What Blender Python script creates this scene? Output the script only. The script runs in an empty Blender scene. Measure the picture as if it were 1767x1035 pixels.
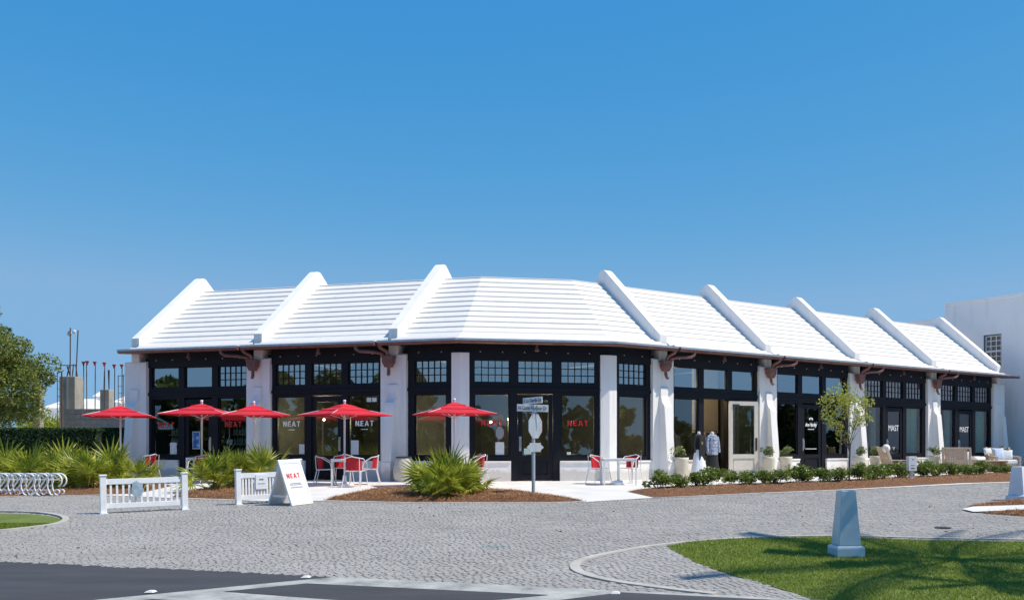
import bpy, bmesh, math, random
import numpy as np
from mathutils import Vector, Matrix

R = math.radians
scene = bpy.context.scene
COL = scene.collection
random.seed(7)
rng = np.random.default_rng(7)

# ------------------------------------------------------------------ camera
F_PX, CX, HY, HC = 1700.0, 1100.0, 771.6, 1.03     # focal length, optical centre and horizon of a 1767 x 1035 frame
cam_d = bpy.data.cameras.new('camera')
cam = bpy.data.objects.new('camera', cam_d); COL.objects.link(cam)
cam.location = (0, 0, HC); cam.rotation_euler = (R(90), 0, 0)
cam_d.sensor_width = 36; cam_d.lens = 36 * F_PX / 1767
cam_d.shift_x = (883.5 - CX) / 1767; cam_d.shift_y = (HY - 517.5) / 1767
cam_d.clip_start = .1; cam_d.clip_end = 3000
scene.camera = cam

# ------------------------------------------------------------------ daylight
SUN_AZ, SUN_EL = R(6.5), R(58)
SUNV = Vector((math.cos(SUN_EL) * math.cos(SUN_AZ), -math.cos(SUN_EL) * math.sin(SUN_AZ), math.sin(SUN_EL)))
world = bpy.data.worlds.new('World'); scene.world = world; world.use_nodes = True
wn = world.node_tree.nodes; wl = world.node_tree.links
sky = wn.new('ShaderNodeTexSky'); sky.sky_type = 'NISHITA'; sky.sun_disc = False
sky.sun_elevation = SUN_EL; sky.sun_rotation = R(96.5)
sky.air_density = 1.0; sky.dust_density = 0.0; sky.ozone_density = 6.0; sky.altitude = 0
sep = wn.new('ShaderNodeSeparateColor'); comb = wn.new('ShaderNodeCombineColor')       # polarised deep blue: one response curve per channel
wl.new(sky.outputs[0], sep.inputs[0])
for i, (x0, y0, ex) in enumerate(((2.23, 1.50, 1.79), (3.88, 3.22, .56), (5.6, 5.24, .15))):
    dv = wn.new('ShaderNodeMath'); dv.operation = 'DIVIDE'; dv.inputs[1].default_value = x0; wl.new(sep.outputs[i], dv.inputs[0])
    pw_ = wn.new('ShaderNodeMath'); pw_.operation = 'POWER'; pw_.inputs[1].default_value = ex; wl.new(dv.outputs[0], pw_.inputs[0])
    ml = wn.new('ShaderNodeMath'); ml.operation = 'MULTIPLY'; ml.inputs[1].default_value = y0; wl.new(pw_.outputs[0], ml.inputs[0]); last_ = ml
    if i == 0:                                                # red levels off towards the zenith and towards the horizon
        for op, v in (('SMOOTH_MIN', 1.72), ('SMOOTH_MAX', .36)):
            sm_ = wn.new('ShaderNodeMath'); sm_.operation = op; sm_.inputs[1].default_value = v; sm_.inputs[2].default_value = .25; wl.new(last_.outputs[0], sm_.inputs[0]); last_ = sm_
    if i == 1:
        sm_ = wn.new('ShaderNodeMath'); sm_.operation = 'SMOOTH_MIN'; sm_.inputs[1].default_value = 3.4; sm_.inputs[2].default_value = .4; wl.new(last_.outputs[0], sm_.inputs[0]); last_ = sm_
    wl.new(last_.outputs[0], comb.inputs[i])
wl.new(comb.outputs[0], wn['Background'].inputs[0]); wn['Background'].inputs[1].default_value = .088
sun_d = bpy.data.lights.new('sun', 'SUN'); sun_d.energy = 3.3; sun_d.angle = R(.5); sun_d.color = (1, .925, .81)
sun = bpy.data.objects.new('sun', sun_d); COL.objects.link(sun)
sun.rotation_euler = (-SUNV).to_track_quat('-Z', 'Y').to_euler(); sun.location = (20, 0, 40)
vs = scene.view_settings
vs.view_transform = 'Standard'; vs.look = 'None'; vs.gamma = 1; vs.exposure = 0.6; vs.use_curve_mapping = False
scene.cycles.max_bounces = 8; scene.cycles.transparent_max_bounces = 12

# ------------------------------------------------------------------ helpers: objects
def link(o): COL.objects.link(o); return o
def tag(o, label=None, cat=None, group=None, kind=None):
    if label: o['label'] = label
    if cat: o['category'] = cat
    if group: o['group'] = group
    if kind: o['kind'] = kind
    return o
def thing(name, label, cat, loc=(0, 0, 0), rz=0.0, group=None):
    o = link(bpy.data.objects.new(name, None)); o.empty_display_size = .1
    o.location = loc; o.rotation_euler = (0, 0, rz)
    return tag(o, label, cat, group)
def copy_tree(o, parent=None):
    c = link(o.copy()); c.parent = parent
    for ch in list(o.children): copy_tree(ch, c)
    return c
I4 = Matrix.Identity(4)
def T(x, y, z): return Matrix.Translation((x, y, z))
def RZ(a): return Matrix.Rotation(a, 4, 'Z')
def RX(a): return Matrix.Rotation(a, 4, 'X')
def RY(a): return Matrix.Rotation(a, 4, 'Y')

class MB:
    def __init__(s): s.v = []; s.f = []
    def add(s, vs_, fs, M=None):
        n = len(s.v)
        if M is None: s.v += [tuple(p) for p in vs_]
        else: s.v += [tuple(M @ Vector(p)) for p in vs_]
        s.f += [tuple(i + n for i in f) for f in fs]; return s
    def box(s, x0, x1, y0, y1, z0, z1, M=None):
        return s.add([(x0,y0,z0),(x1,y0,z0),(x1,y1,z0),(x0,y1,z0),(x0,y0,z1),(x1,y0,z1),(x1,y1,z1),(x0,y1,z1)],
            [(0,3,2,1),(4,5,6,7),(0,1,5,4),(1,2,6,5),(2,3,7,6),(3,0,4,7)], M)
    def prism(s, poly, z0, z1, M=None):                      # poly in xy, extruded along z
        n = len(poly)
        return s.add([(x,y,z0) for x,y in poly] + [(x,y,z1) for x,y in poly],
            [tuple(range(n-1,-1,-1)), tuple(range(n,2*n))] + [(i,(i+1)%n,n+(i+1)%n,n+i) for i in range(n)], M)
    def prism_x(s, poly, x0, x1, M=None):                    # poly in yz, extruded along x
        n = len(poly)
        return s.add([(x0,y,z) for y,z in poly] + [(x1,y,z) for y,z in poly],
            [tuple(range(n-1,-1,-1)), tuple(range(n,2*n))] + [(i,(i+1)%n,n+(i+1)%n,n+i) for i in range(n)], M)
    def loft(s, rings, caps=True, closed=False, M=None):
        n = len(rings[0]); k = len(rings); vs_ = [p for r in rings for p in r]; fs = []
        for j in range(k if closed else k - 1):
            a = j*n; b = ((j+1) % k)*n
            fs += [(a+i, a+(i+1)%n, b+(i+1)%n, b+i) for i in range(n)]
        if caps and not closed: fs += [tuple(range(n-1,-1,-1)), tuple(range((k-1)*n, k*n))]
        return s.add(vs_, fs, M)
    def tube(s, pts, r, n=6, closed=False, M=None):
        pts = [Vector(p) for p in pts]; k = len(pts); rings = []; up = None
        for i, p in enumerate(pts):
            a = pts[i-1] if (i > 0 or closed) else p; b = pts[(i+1) % k] if (i < k-1 or closed) else p
            t = (b - a).normalized()
            if up is None: up = Vector((0,0,1)) if abs(t.z) < .9 else Vector((1,0,0))
            x = up.cross(t)
            if x.length < 1e-5: x = Vector((0,1,0)).cross(t)
            x.normalize(); y = t.cross(x); up = y
            rr = r[i] if isinstance(r, (list, tuple)) else r
            rings.append([tuple(p + x*rr*math.cos(2*math.pi*j/n) + y*rr*math.sin(2*math.pi*j/n)) for j in range(n)])
        return s.loft(rings, True, closed, M)
    def lathe(s, prof, n=16, M=None, sx=1, sy=1):
        rings = [[(r*sx*math.cos(2*math.pi*j/n), r*sy*math.sin(2*math.pi*j/n), z) for j in range(n)] for r, z in prof]
        return s.loft(rings, True, False, M)
    def ball(s, c, r, n=10, m=7, M=None):
        rx, ry, rz = r if isinstance(r, (tuple, list)) else (r, r, r)
        rings = [[(c[0]+rx*math.sin(math.pi*i/m)*math.cos(2*math.pi*j/n), c[1]+ry*math.sin(math.pi*i/m)*math.sin(2*math.pi*j/n), c[2]-rz*math.cos(math.pi*i/m)) for j in range(n)] for i in range(1, m)]
        return s.loft(rings, True, False, M)
    def mesh(s, name, mat, smooth=False):
        me = bpy.data.meshes.new(name); me.from_pydata(s.v, [], s.f)
        if mat: me.materials.append(mat)
        if smooth: me.polygons.foreach_set('use_smooth', [True]*len(me.polygons))
        me.update(); return me
    def build(s, name, mat, parent=None, smooth=False, bevel=0, world_xyz=False, label=None):
        o = link(bpy.data.objects.new(name, s.mesh(name, mat, smooth)))
        if parent is not None:
            o.parent = parent
            if world_xyz and parent.parent is None: o.location = -Vector(parent.location)
        if bevel:
            b = o.modifiers.new('bevel', 'BEVEL'); b.width = bevel; b.segments = 2; b.limit_method = 'ANGLE'; b.angle_limit = R(40)
        if smooth and not bevel:
            try: o.data.set_sharp_from_angle(angle=R(40))
            except Exception: pass
        if label: o['label'] = label
        return o

def np_mesh(name, verts, faces, mat, flat=False):                         # faces: (n, k) int array
    me = bpy.data.meshes.new(name); n, k = faces.shape
    me.vertices.add(len(verts)); me.vertices.foreach_set('co', np.asarray(verts, np.float32).ravel())
    me.loops.add(n*k); me.loops.foreach_set('vertex_index', faces.astype(np.int32).ravel())
    me.polygons.add(n); me.polygons.foreach_set('loop_start', np.arange(0, n*k, k, dtype=np.int32))
    if mat: me.materials.append(mat)
    me.update(calc_edges=True); me.validate()
    if flat: me.shade_flat()
    return me

# ------------------------------------------------------------------ helpers: materials
class NT:
    def __init__(s, name):
        s.m = bpy.data.materials.new(name); s.m.use_nodes = True; s.t = s.m.node_tree; s.n = s.t.nodes; s.b = s.n['Principled BSDF']
    def new(s, t, **kw):
        n = s.n.new(t)
        for k, v in kw.items():
            if hasattr(n, k): setattr(n, k, v)
        return n
    def lk(s, a, b): s.t.links.new(a, b)
    def coord(s, space='Object'):
        if not hasattr(s, '_c'): s._c = s.new('ShaderNodeTexCoord')
        return s._c.outputs[space]
    def pos(s):
        return s.new('ShaderNodeNewGeometry').outputs['Position']
    def noise(s, scale, detail=4, rough=.55, vec=None, stretch=None):
        n = s.new('ShaderNodeTexNoise'); n.inputs['Scale'].default_value = scale; n.inputs['Detail'].default_value = detail; n.inputs['Roughness'].default_value = rough
        v = vec if vec is not None else s.coord()
        if stretch:
            mp = s.new('ShaderNodeMapping'); mp.inputs['Scale'].default_value = stretch; s.lk(v, mp.inputs[0]); v = mp.outputs[0]
        s.lk(v, n.inputs['Vector']); return n.outputs['Fac']
    def ramp(s, fac, stops):
        r = s.new('ShaderNodeValToRGB'); e = r.color_ramp.elements
        while len(e) < len(stops): e.new(.5)
        for el, (p, c) in zip(e, stops): el.position = p; el.color = (c[0], c[1], c[2], 1)
        s.lk(fac, r.inputs[0]); return r.outputs[0]
    def mix(s, fac, a, b, mode='MIX'):
        m = s.new('ShaderNodeMix'); m.data_type = 'RGBA'; m.blend_type = mode
        for v, i in ((fac, 0), (a, 6), (b, 7)):
            if hasattr(v, 'default_value') and not isinstance(v, (int, float, tuple)): s.lk(v, m.inputs[i])
            elif i == 0: m.inputs[0].default_value = v
            else: m.inputs[i].default_value = (v[0], v[1], v[2], 1)
        return m.outputs[2]
    def bump(s, h, strength=.3, dist=.01):
        b = s.new('ShaderNodeBump'); b.inputs['Strength'].default_value = strength; b.inputs['Distance'].default_value = dist
        s.lk(h, b.inputs['Height']); s.lk(b.outputs[0], s.b.inputs['Normal'])
    def base(s, c):
        if hasattr(c, 'default_value') and not isinstance(c, tuple): s.lk(c, s.b.inputs['Base Color'])
        else: s.b.inputs['Base Color'].default_value = (c[0], c[1], c[2], 1)
    def rnd(s):                                               # random per object
        return s.new('ShaderNodeObjectInfo').outputs['Random']
    def isl(s): return s.new('ShaderNodeNewGeometry').outputs['Random Per Island']

def mul(c, k): return tuple(min(1, x*k) for x in c)
def mat(name, c, rough=.6, var=.12, scale=6, bump=.0, bscale=60, metal=0, spec=.5, dist=.004, stretch=None):
    t = NT(name); t.b.inputs['Roughness'].default_value = rough; t.b.inputs['Metallic'].default_value = metal
    t.b.inputs['Specular IOR Level'].default_value = spec
    if var: t.base(t.ramp(t.noise(scale, 5, .6, stretch=stretch), [(.3, mul(c, 1-var)), (.7, mul(c, 1+var))]))
    else: t.base(c)
    if bump: t.bump(t.noise(bscale, 4, .6, stretch=stretch), bump, dist)
    return t.m
def leaf_mat(name, c1, c2, trans=.3, rough=.5, c3=None):
    t = NT(name); f = t.isl(); st = [(0, c1), (1, c2)] if c3 is None else [(0, c1), (.8, c2), (1, c3)]
    c = t.ramp(f, st); t.base(c); t.b.inputs['Roughness'].default_value = rough; t.b.inputs['Specular IOR Level'].default_value = .35
    tr = t.new('ShaderNodeBsdfTranslucent'); t.lk(c, tr.inputs[0])
    mx = t.new('ShaderNodeMixShader'); mx.inputs[0].default_value = trans
    t.lk(t.b.outputs[0], mx.inputs[1]); t.lk(tr.outputs[0], mx.inputs[2]); t.lk(mx.outputs[0], t.n['Material Output'].inputs[0])
    return t.m

def stucco(name, c, stain=(.62, .60, .56)):
    t = NT(name); big = t.noise(.7, 5, .65); fine = t.noise(45, 4, .6)
    drip = t.noise(1.0, 5, .65, stretch=(3.2, 3.2, .35))
    a = t.ramp(big, [(.3, mul(c, .95)), (.7, c)])
    a = t.mix(t.ramp(drip, [(.52, (0,0,0)), (.80, (.5,.5,.5))]), a, stain)
    g = t.new('ShaderNodeSeparateXYZ'); t.lk(t.pos(), g.inputs[0]); md = t.new('ShaderNodeMath'); md.operation = 'MULTIPLY_ADD'; t.lk(t.noise(2.5, 5, .7, vec=t.pos()), md.inputs[0]); md.inputs[1].default_value = -.55; t.lk(g.outputs[2], md.inputs[2])
    a = t.mix(t.ramp(md.outputs[0], [(0, (.55,.55,.55)), (.10, (0,0,0))]), a, (.50, .45, .39))     # splashed dirt at the foot
    t.base(a); t.b.inputs['Roughness'].default_value = .85; t.b.inputs['Specular IOR Level'].default_value = .25
    t.bump(t.noise(9, 6, .7), .3, .012); return t.m
M_stucco = stucco('white_stucco', (.91, .867, .838))
M_roof = stucco('white_roof_plaster', (.76, .735, .70), (.57, .55, .51))
M_frame = mat('black_frame_paint', (.008, .008, .013), .5, .15, 3, .05, 40, spec=.25)
M_copper = mat('brown_copper', (.19, .085, .07), .5, .3, 5, .1, 30, metal=.1)
M_steel = mat('zinc_flashing', (.55, .56, .58), .4, .15, 8, metal=.7)
M_soffit = mat('dark_soffit_boards', (.022, .016, .015), .6, .25, 8)
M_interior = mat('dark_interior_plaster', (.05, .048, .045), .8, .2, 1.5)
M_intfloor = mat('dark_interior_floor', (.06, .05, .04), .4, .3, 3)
M_beige = mat('beige_interior_wall', (.50, .43, .32), .8, .08, 2)
M_white = mat('white_gloss_paint', (.78, .78, .78), .35, .05, 5)
M_vinyl = mat('white_vinyl', (.84, .84, .85), .4, .06, 6)
M_doorwhite = mat('putty_door_paint', (.63, .58, .51), .45, .06, 6)
M_red = mat('red_sling_fabric', (.52, .010, .022), .75, .15, 18, .2, 300)
M_red_canopy = mat('red_canopy_fabric', (.58, .014, .03), .85, .22, 2.2, .5, 5, dist=.05)
M_redletter = mat('red_vinyl_letter', (.75, .02, .02), .5, 0)
M_whiteletter = mat('white_vinyl_letter', (.85, .85, .85), .5, 0)
M_blackletter = mat('black_print', (.03, .03, .03), .6, 0)
M_grayletter = mat('grey_print', (.30, .30, .32), .6, 0)
M_paper = mat('white_paper', (.75, .76, .74), .7, .1, 14)
M_metal = mat('galvanised_steel', (.42, .44, .47), .38, .2, 9, metal=.75)
M_alum = mat('aluminium_sign_back', (.52, .56, .60), .45, .12, 6, metal=.5)
M_chrome = mat('brushed_steel', (.65, .65, .65), .28, .05, 9, metal=1)
M_conc = mat('grey_concrete', (.34, .31, .26), .9, .22, 2.5, .4, 30)
M_cmu = mat('concrete_block', (.22, .22, .22), .92, .22, 3, .5, 50)
M_mortar = mat('block_mortar', (.33, .33, .32), .95, .1, 8)
M_rebar = mat('rusty_rebar', (.09, .045, .03), .8, .3, 12)
M_cap = mat('red_plastic_cap', (.35, .02, .015), .5, .1, 9)
M_pot = mat('cream_planter', (.62, .55, .43), .75, .10, 4, .15, 60)
M_stonepot = mat('cast_stone_bin', (.55, .53, .49), .85, .14, 6, .3, 50)
M_dark = mat('dark_metal', (.03, .03, .035), .5, .1, 6)
M_soil = mat('dark_soil', (.04, .028, .02), .95, .3, 20)
M_wood = mat('weathered_teak', (.46, .345, .26), .7, .25, 4, .25, 30, stretch=(1, 1, 14))
M_cushion = mat('white_cushion', (.80, .79, .77), .9, .05, 8, .2, 60)
M_bluecushion = mat('pale_blue_cushion', (.55, .64, .82), .9, .25, 9, .2, 60)
M_curtain = mat('pale_green_curtain', (.62, .74, .66), .85, .1, 5)
M_bark = mat('grey_bark', (.12, .09, .07), .9, .35, 6, .8, 18, stretch=(1, 1, .3), dist=.02)
M_skin = mat('mannequin_white', (.75, .72, .70), .5, .05, 6)
M_black = mat('black_cloth', (.012, .012, .014), .9, .3, 20, .3, 90)
M_whitecloth = mat('white_skirt_cloth', (.75, .75, .78), .9, .06, 9, .2, 40)
def knit():
    t = NT('navy_white_knit'); w = t.new('ShaderNodeTexWave'); w.bands_direction = 'Z'; w.inputs['Scale'].default_value = 7; w.inputs['Distortion'].default_value = 9; w.inputs['Detail'].default_value = 3; w.inputs['Detail Scale'].default_value = 5
    t.lk(t.coord(), w.inputs['Vector']); t.base(t.ramp(w.outputs['Fac'], [(.5, (.03, .05, .13)), (.72, (.55, .60, .70))])); t.b.inputs['Roughness'].default_value = .9; return t.m
M_knit = knit()
def poster():
    t = NT('blue_poster_print'); v = t.new('ShaderNodeTexVoronoi'); v.inputs['Scale'].default_value = 6; t.lk(t.coord(), v.inputs['Vector'])
    t.base(t.ramp(v.outputs['Distance'], [(.1, (.55, .6, .7)), (.35, (.05, .2, .5)), (.7, (.02, .08, .25))])); t.b.inputs['Roughness'].default_value = .5; return t.m
M_poster = poster()
def glass(name, tint, refl):
    t = NT(name); t.n.remove(t.b)
    tr = t.new('ShaderNodeBsdfTransparent'); tr.inputs[0].default_value = (*tint, 1)
    gl = t.new('ShaderNodeBsdfGlossy'); gl.inputs['Roughness'].default_value = .015; gl.inputs[0].default_value = (1, .97, .95, 1)
    fr = t.new('ShaderNodeFresnel'); fr.inputs[0].default_value = 1.5
    ad = t.new('ShaderNodeMath'); ad.operation = 'ADD'; ad.inputs[1].default_value = refl; ad.use_clamp = True
    t.lk(fr.outputs[0], ad.inputs[0])
    nz = t.new('ShaderNodeTexNoise'); nz.inputs['Scale'].default_value = 1.1; t.lk(t.pos(), nz.inputs['Vector'])
    bp = t.new('ShaderNodeBump'); bp.inputs['Strength'].default_value = .05; bp.inputs['Distance'].default_value = .05; t.lk(nz.outputs['Fac'], bp.inputs['Height'])
    t.lk(bp.outputs[0], gl.inputs['Normal'])
    mx = t.new('ShaderNodeMixShader'); t.lk(ad.outputs[0], mx.inputs[0]); t.lk(tr.outputs[0], mx.inputs[1]); t.lk(gl.outputs[0], mx.inputs[2])
    t.lk(mx.outputs[0], t.n['Material Output'].inputs[0]); return t.m
M_glass = glass('shop_glass', (.76, .88, .82), .135)
M_glass_d = glass('dark_window_glass', (.6, .68, .66), .02)
M_glass_t = glass('transom_glass', (.6, .72, .70), .36)
def bulb():
    t = NT('lit_bulb'); t.b.inputs['Emission Color'].default_value = (1, .72, .35, 1); t.b.inputs['Emission Strength'].default_value = 3; t.base((.9, .8, .6)); return t.m
M_bulb = bulb()

M_palmetto = leaf_mat('palmetto_leaf', (.22, .27, .025), (.50, .51, .07), .42, .38, (.60, .54, .16))
M_oak = leaf_mat('oak_leaf', (.11, .155, .03), (.31, .345, .085), .36, .38)
M_hedge = leaf_mat('hedge_leaf', (.016, .045, .016), (.075, .13, .045), .2, .35)
M_shrub = leaf_mat('shrub_leaf', (.10, .16, .028), (.27, .33, .07), .32, .4)
M_young = leaf_mat('young_tree_leaf', (.30, .34, .05), (.52, .52, .12), .45, .5)
M_potplant = leaf_mat('pot_plant_leaf', (.09, .14, .035), (.30, .35, .14), .28, .45)
M_belt = leaf_mat('belt_leaf', (.04, .07, .018), (.12, .16, .04), .25, .6)
M_palm = leaf_mat('palm_leaf', (.04, .065, .015), (.09, .12, .03), .2, .45)

# ------------------------------------------------------------------ the site
SL, Z0, YF = .0309, -.87, .87/.0309                           # the road climbs 3 % towards the shops, then lies level
def zg(y): return min(max(Z0 + SL*y, Z0 + SL*-6), 0.0)
def G(px, py):                                                # the point of the ground seen at a place of the photograph
    d = F_PX*(HC - Z0)/(py - (HY - F_PX*SL))
    if d > YF or d < 0: d = F_PX*HC/(py - HY)
    return Vector(((px - CX)/F_PX*d, d, zg(d)))
def G2(px, py): g = G(px, py); return (g.x, g.y)

PHI, TL, TR = .20, .487, .476
A = Vector((-5.291, 29.334)); WC = 4.527
def dirv(a): return Vector((math.cos(a), math.sin(a)))
def nin(d): return Vector((-d.y, d.x))
dC, dL, dR = dirv(PHI), dirv(PHI-TL), dirv(PHI+TR)
B = A + dC*WC
nC, nL, nR = nin(dC), nin(dL), nin(dR)
def frame(o, d):
    n = nin(d); return Matrix(((d.x, n.x, 0, o.x), (d.y, n.y, 0, o.y), (0, 0, 1, 0), (0, 0, 0, 1)))
FL, FC, FR = frame(A, dL), frame(A, dC), frame(B, dR)
def on(Fm, px, v):                                            # distance along a wing at which a place v in front of it is seen at px
    k = (px - CX)/F_PX; o = Fm @ Vector((0, v, 0)); d = Fm.to_3x3() @ Vector((1, 0, 0))
    return (k*o.y - o.x)/(d.x - k*d.y)
def onP(Fm, px, v, z=0): return Fm @ Vector((on(Fm, px, v), v, z))

def sheet(name, poly, m, off, cuts=(), kind='structure', parent=None):
    bm = bmesh.new(); f = bm.faces.new([bm.verts.new((x, y, 0)) for x, y in poly])
    bm.normal_update()
    if f.normal.z < 0: f.normal_flip()
    for y in (YF, -6.0) + tuple(cuts):
        bmesh.ops.bisect_plane(bm, geom=bm.verts[:] + bm.edges[:] + bm.faces[:], plane_co=(0, y, 0), plane_no=(0, 1, 0))
    bmesh.ops.triangulate(bm, faces=bm.faces[:])
    for v in bm.verts: v.co.z = zg(v.co.y) + off
    me = bpy.data.meshes.new(name); bm.to_mesh(me); bm.free(); me.materials.append(m)
    o = link(bpy.data.objects.new(name, me)); tag(o, kind=kind)
    if parent: o.parent = parent
    return o
def inside(poly, X, Y):
    r = np.zeros(X.shape, bool); n = len(poly)
    for i in range(n):
        x0, y0 = poly[i]; x1, y1 = poly[(i+1) % n]
        c = ((y0 > Y) != (y1 > Y)) & (X < (x1-x0)*(Y-y0)/((y1-y0) if y1 != y0 else 1e-9) + x0); r ^= c
    return r

def ground_mat():
    t = NT('sandy_ground'); n = t.noise(.3, 6, .6); t.base(t.ramp(n, [(.3, (.10, .09, .05)), (.7, (.17, .15, .10))])); t.b.inputs['Roughness'].default_value = .95; return t.m
def cobble_mat(name, lo, hi):
    t = NT(name); r = t.isl(); ob = t.rnd(); p = t.pos()
    big = t.noise(.55, 5, .6, vec=p); fine = t.noise(60, 4, .7, vec=p)
    c = t.ramp(r, [(0, lo), (.5, mul(hi, .95)), (1, hi)])
    c = t.mix(.12, c, t.ramp(ob, [(0, lo), (1, hi)]))
    c = t.mix(.55, c, t.ramp(big, [(.3, (.72, .70, .69)), (.7, (1, 1, 1))]), 'MULTIPLY')
    c = t.mix(.6, c, t.ramp(t.noise(2.6, 6, .7, vec=p, stretch=(.5, 1.6, 1)), [(.35, (.78, .77, .76)), (.6, (1, 1, 1))]), 'MULTIPLY')
    c = t.mix(.4, c, t.ramp(fine, [(.35, (.7, .7, .7)), (.65, (1, 1, 1))]), 'MULTIPLY')
    t.base(c); t.b.inputs['Roughness'].default_value = .8; t.b.inputs['Specular IOR Level'].default_value = .3; t.bump(fine, .15, .003); return t.m
def asphalt_mat():
    t = NT('asphalt'); p = t.pos(); g = t.noise(110, 3, .8, vec=p); b = t.noise(.8, 7, .7, vec=p, stretch=(.5, 2.4, 1))
    c = t.ramp(b, [(.3, (.042, .041, .044)), (.7, (.080, .077, .083))]); c = t.mix(.5, c, t.ramp(g, [(.35, (.4, .4, .4)), (.7, (1.0, 1.0, 1.0))]), 'MULTIPLY')
    c = t.mix(t.ramp(t.noise(140, 2, .5, vec=p), [(.66, (0, 0, 0)), (.72, (.5, .5, .5))]), c, (.16, .155, .15))
    t.base(c); t.b.inputs['Roughness'].default_value = .85; t.bump(g, .4, .004); return t.m
def paving_mat(name, lo, hi, sc=1.2):
    t = NT(name); p = t.pos(); b = t.noise(sc, 6, .62, vec=p); f = t.noise(90, 3, .7, vec=p)
    c = t.ramp(b, [(.3, lo), (.7, hi)]); c = t.mix(.3, c, t.ramp(f, [(.3, (.8, .8, .8)), (.7, (1, 1, 1))]), 'MULTIPLY')
    t.base(c); t.b.inputs['Roughness'].default_value = .85; t.bump(f, .3, .003); return t.m
def paint_mat():
    t = NT('worn_white_band'); p = t.pos(); b = t.noise(2.2, 7, .7, vec=p); f = t.noise(120, 3, .7, vec=p)
    c = t.ramp(b, [(.30, (.17, .17, .16)), (.48, (.36, .36, .33)), (.62, (.47, .47, .43))]); c = t.mix(.35, c, t.ramp(f, [(.3, (.7, .7, .7)), (.7, (1, 1, 1))]), 'MULTIPLY')
    t.base(c); t.b.inputs['Roughness'].default_value = .8; return t.m
def mulch_mat():
    t = NT('pine_bark_mulch'); p = t.pos(); b = t.noise(38, 5, .75, vec=p); c = t.ramp(b, [(.3, (.06, .024, .010)), (.5, (.19, .085, .036)), (.75, (.34, .18, .08))])
    t.base(c); t.b.inputs['Roughness'].default_value = .95; t.bump(b, 1, .03); return t.m
def lawn_mat():
    t = NT('lawn_soil_green'); p = t.pos(); b = t.noise(1.6, 5, .6, vec=p); f = t.noise(70, 4, .7, vec=p)
    c = t.ramp(b, [(.3, (.11, .16, .02)), (.7, (.20, .25, .04))]); c = t.mix(.5, c, t.ramp(f, [(.3, (.5, .5, .5)), (.7, (1, 1, 1))]), 'MULTIPLY')
    t.base(c); t.b.inputs['Roughness'].default_value = .9; t.bump(f, .8, .02); return t.m
M_ground = ground_mat(); M_cob = cobble_mat('grey_granite_sett', (.375, .355, .33), (.435, .413, .384)); M_joint = mat('sandy_joint', (.25, .235, .215), .95, .3, 9)
M_asph = asphalt_mat(); M_patio = paving_mat('pale_paving', (.64, .61, .57), (.76, .73, .69)); M_paint = paint_mat()
M_mulch = mulch_mat(); M_lawn = lawn_mat(); M_curb = paving_mat('pale_kerb_stone', (.38, .355, .31), (.52, .49, .44), 3)
M_straw = leaf_mat('pine_straw', (.18, .075, .026), (.58, .31, .14), .05, .8)
M_grass = leaf_mat('grass_blade', (.13, .20, .02), (.33, .38, .06), .4, .5)

# ground outlines (read off the photograph, laid out on the real slope)
asph_edge = [G2(-700, 938), G2(0, 968), G2(445, 987), G2(575, 995), G2(900, 1010), G2(1060, 1018), G2(1225, 1025), G2(1440, 1036), G2(1900, 1062)]
kerb_line = [G2(-900, 851), G2(-300, 854), G2(0, 857), G2(170, 854), G2(290, 859), G2(410, 863), G2(475, 865), G2(555, 864), G2(700, 867), G2(950, 867), G2(1015, 866), G2(1110, 860), G2(1300, 851.5), G2(1440, 846), G2(1740, 832.5)]
far = kerb_line[-1]; kerb_line.append((far[0] + 40*dR.x, far[1] + 40*dR.y))
sheet('terrain', [(-900, -200), (900, -200), (900, 1500), (-900, 1500)], M_ground, -.06)
road_poly = asph_edge[::-1] + kerb_line
road_poly = asph_edge + [(asph_edge[-1][0] + 25, asph_edge[-1][1] + 6)] + kerb_line[::-1]
road = sheet('cobbled_road', road_poly, M_joint, -.004)
last = asph_edge[-1]
sheet('asphalt_road', [(-40, -6), (40, -6), (last[0] + 25, last[1] + 6)] + asph_edge[::-1] + [(-40, asph_edge[0][1])], M_asph, .002)
patio = sheet('paved_terrace', kerb_line + [(60, 140), (-70, 140), (-70, kerb_line[0][1])], M_patio, .01)

# crosswalk bands
def ext(pts): return [G2(*p) for p in pts]
W1 = ext([(-240, 1074), (160, 1035.5), (575, 995.6), (900, 1010.6), (1060, 1018.6), (1225, 1025.6), (1440, 1036.6), (1600, 1046), (1500, 1100), (900, 1100), (300, 1100)])
sheet('crossing_band', W1, M_paint, .006)
for k, pts in enumerate(([(386, 1021), (530, 1007), (948, 1027), (740, 1046), (560, 1034)], [(860, 1049), (1072, 1022.5), (1325, 1035), (1560, 1060), (1300, 1080), (1000, 1062)], [(190, 1042), (262, 1034), (640, 1056), (400, 1080)])):
    sheet('asphalt_panel', ext(pts), M_asph, .010)

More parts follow.
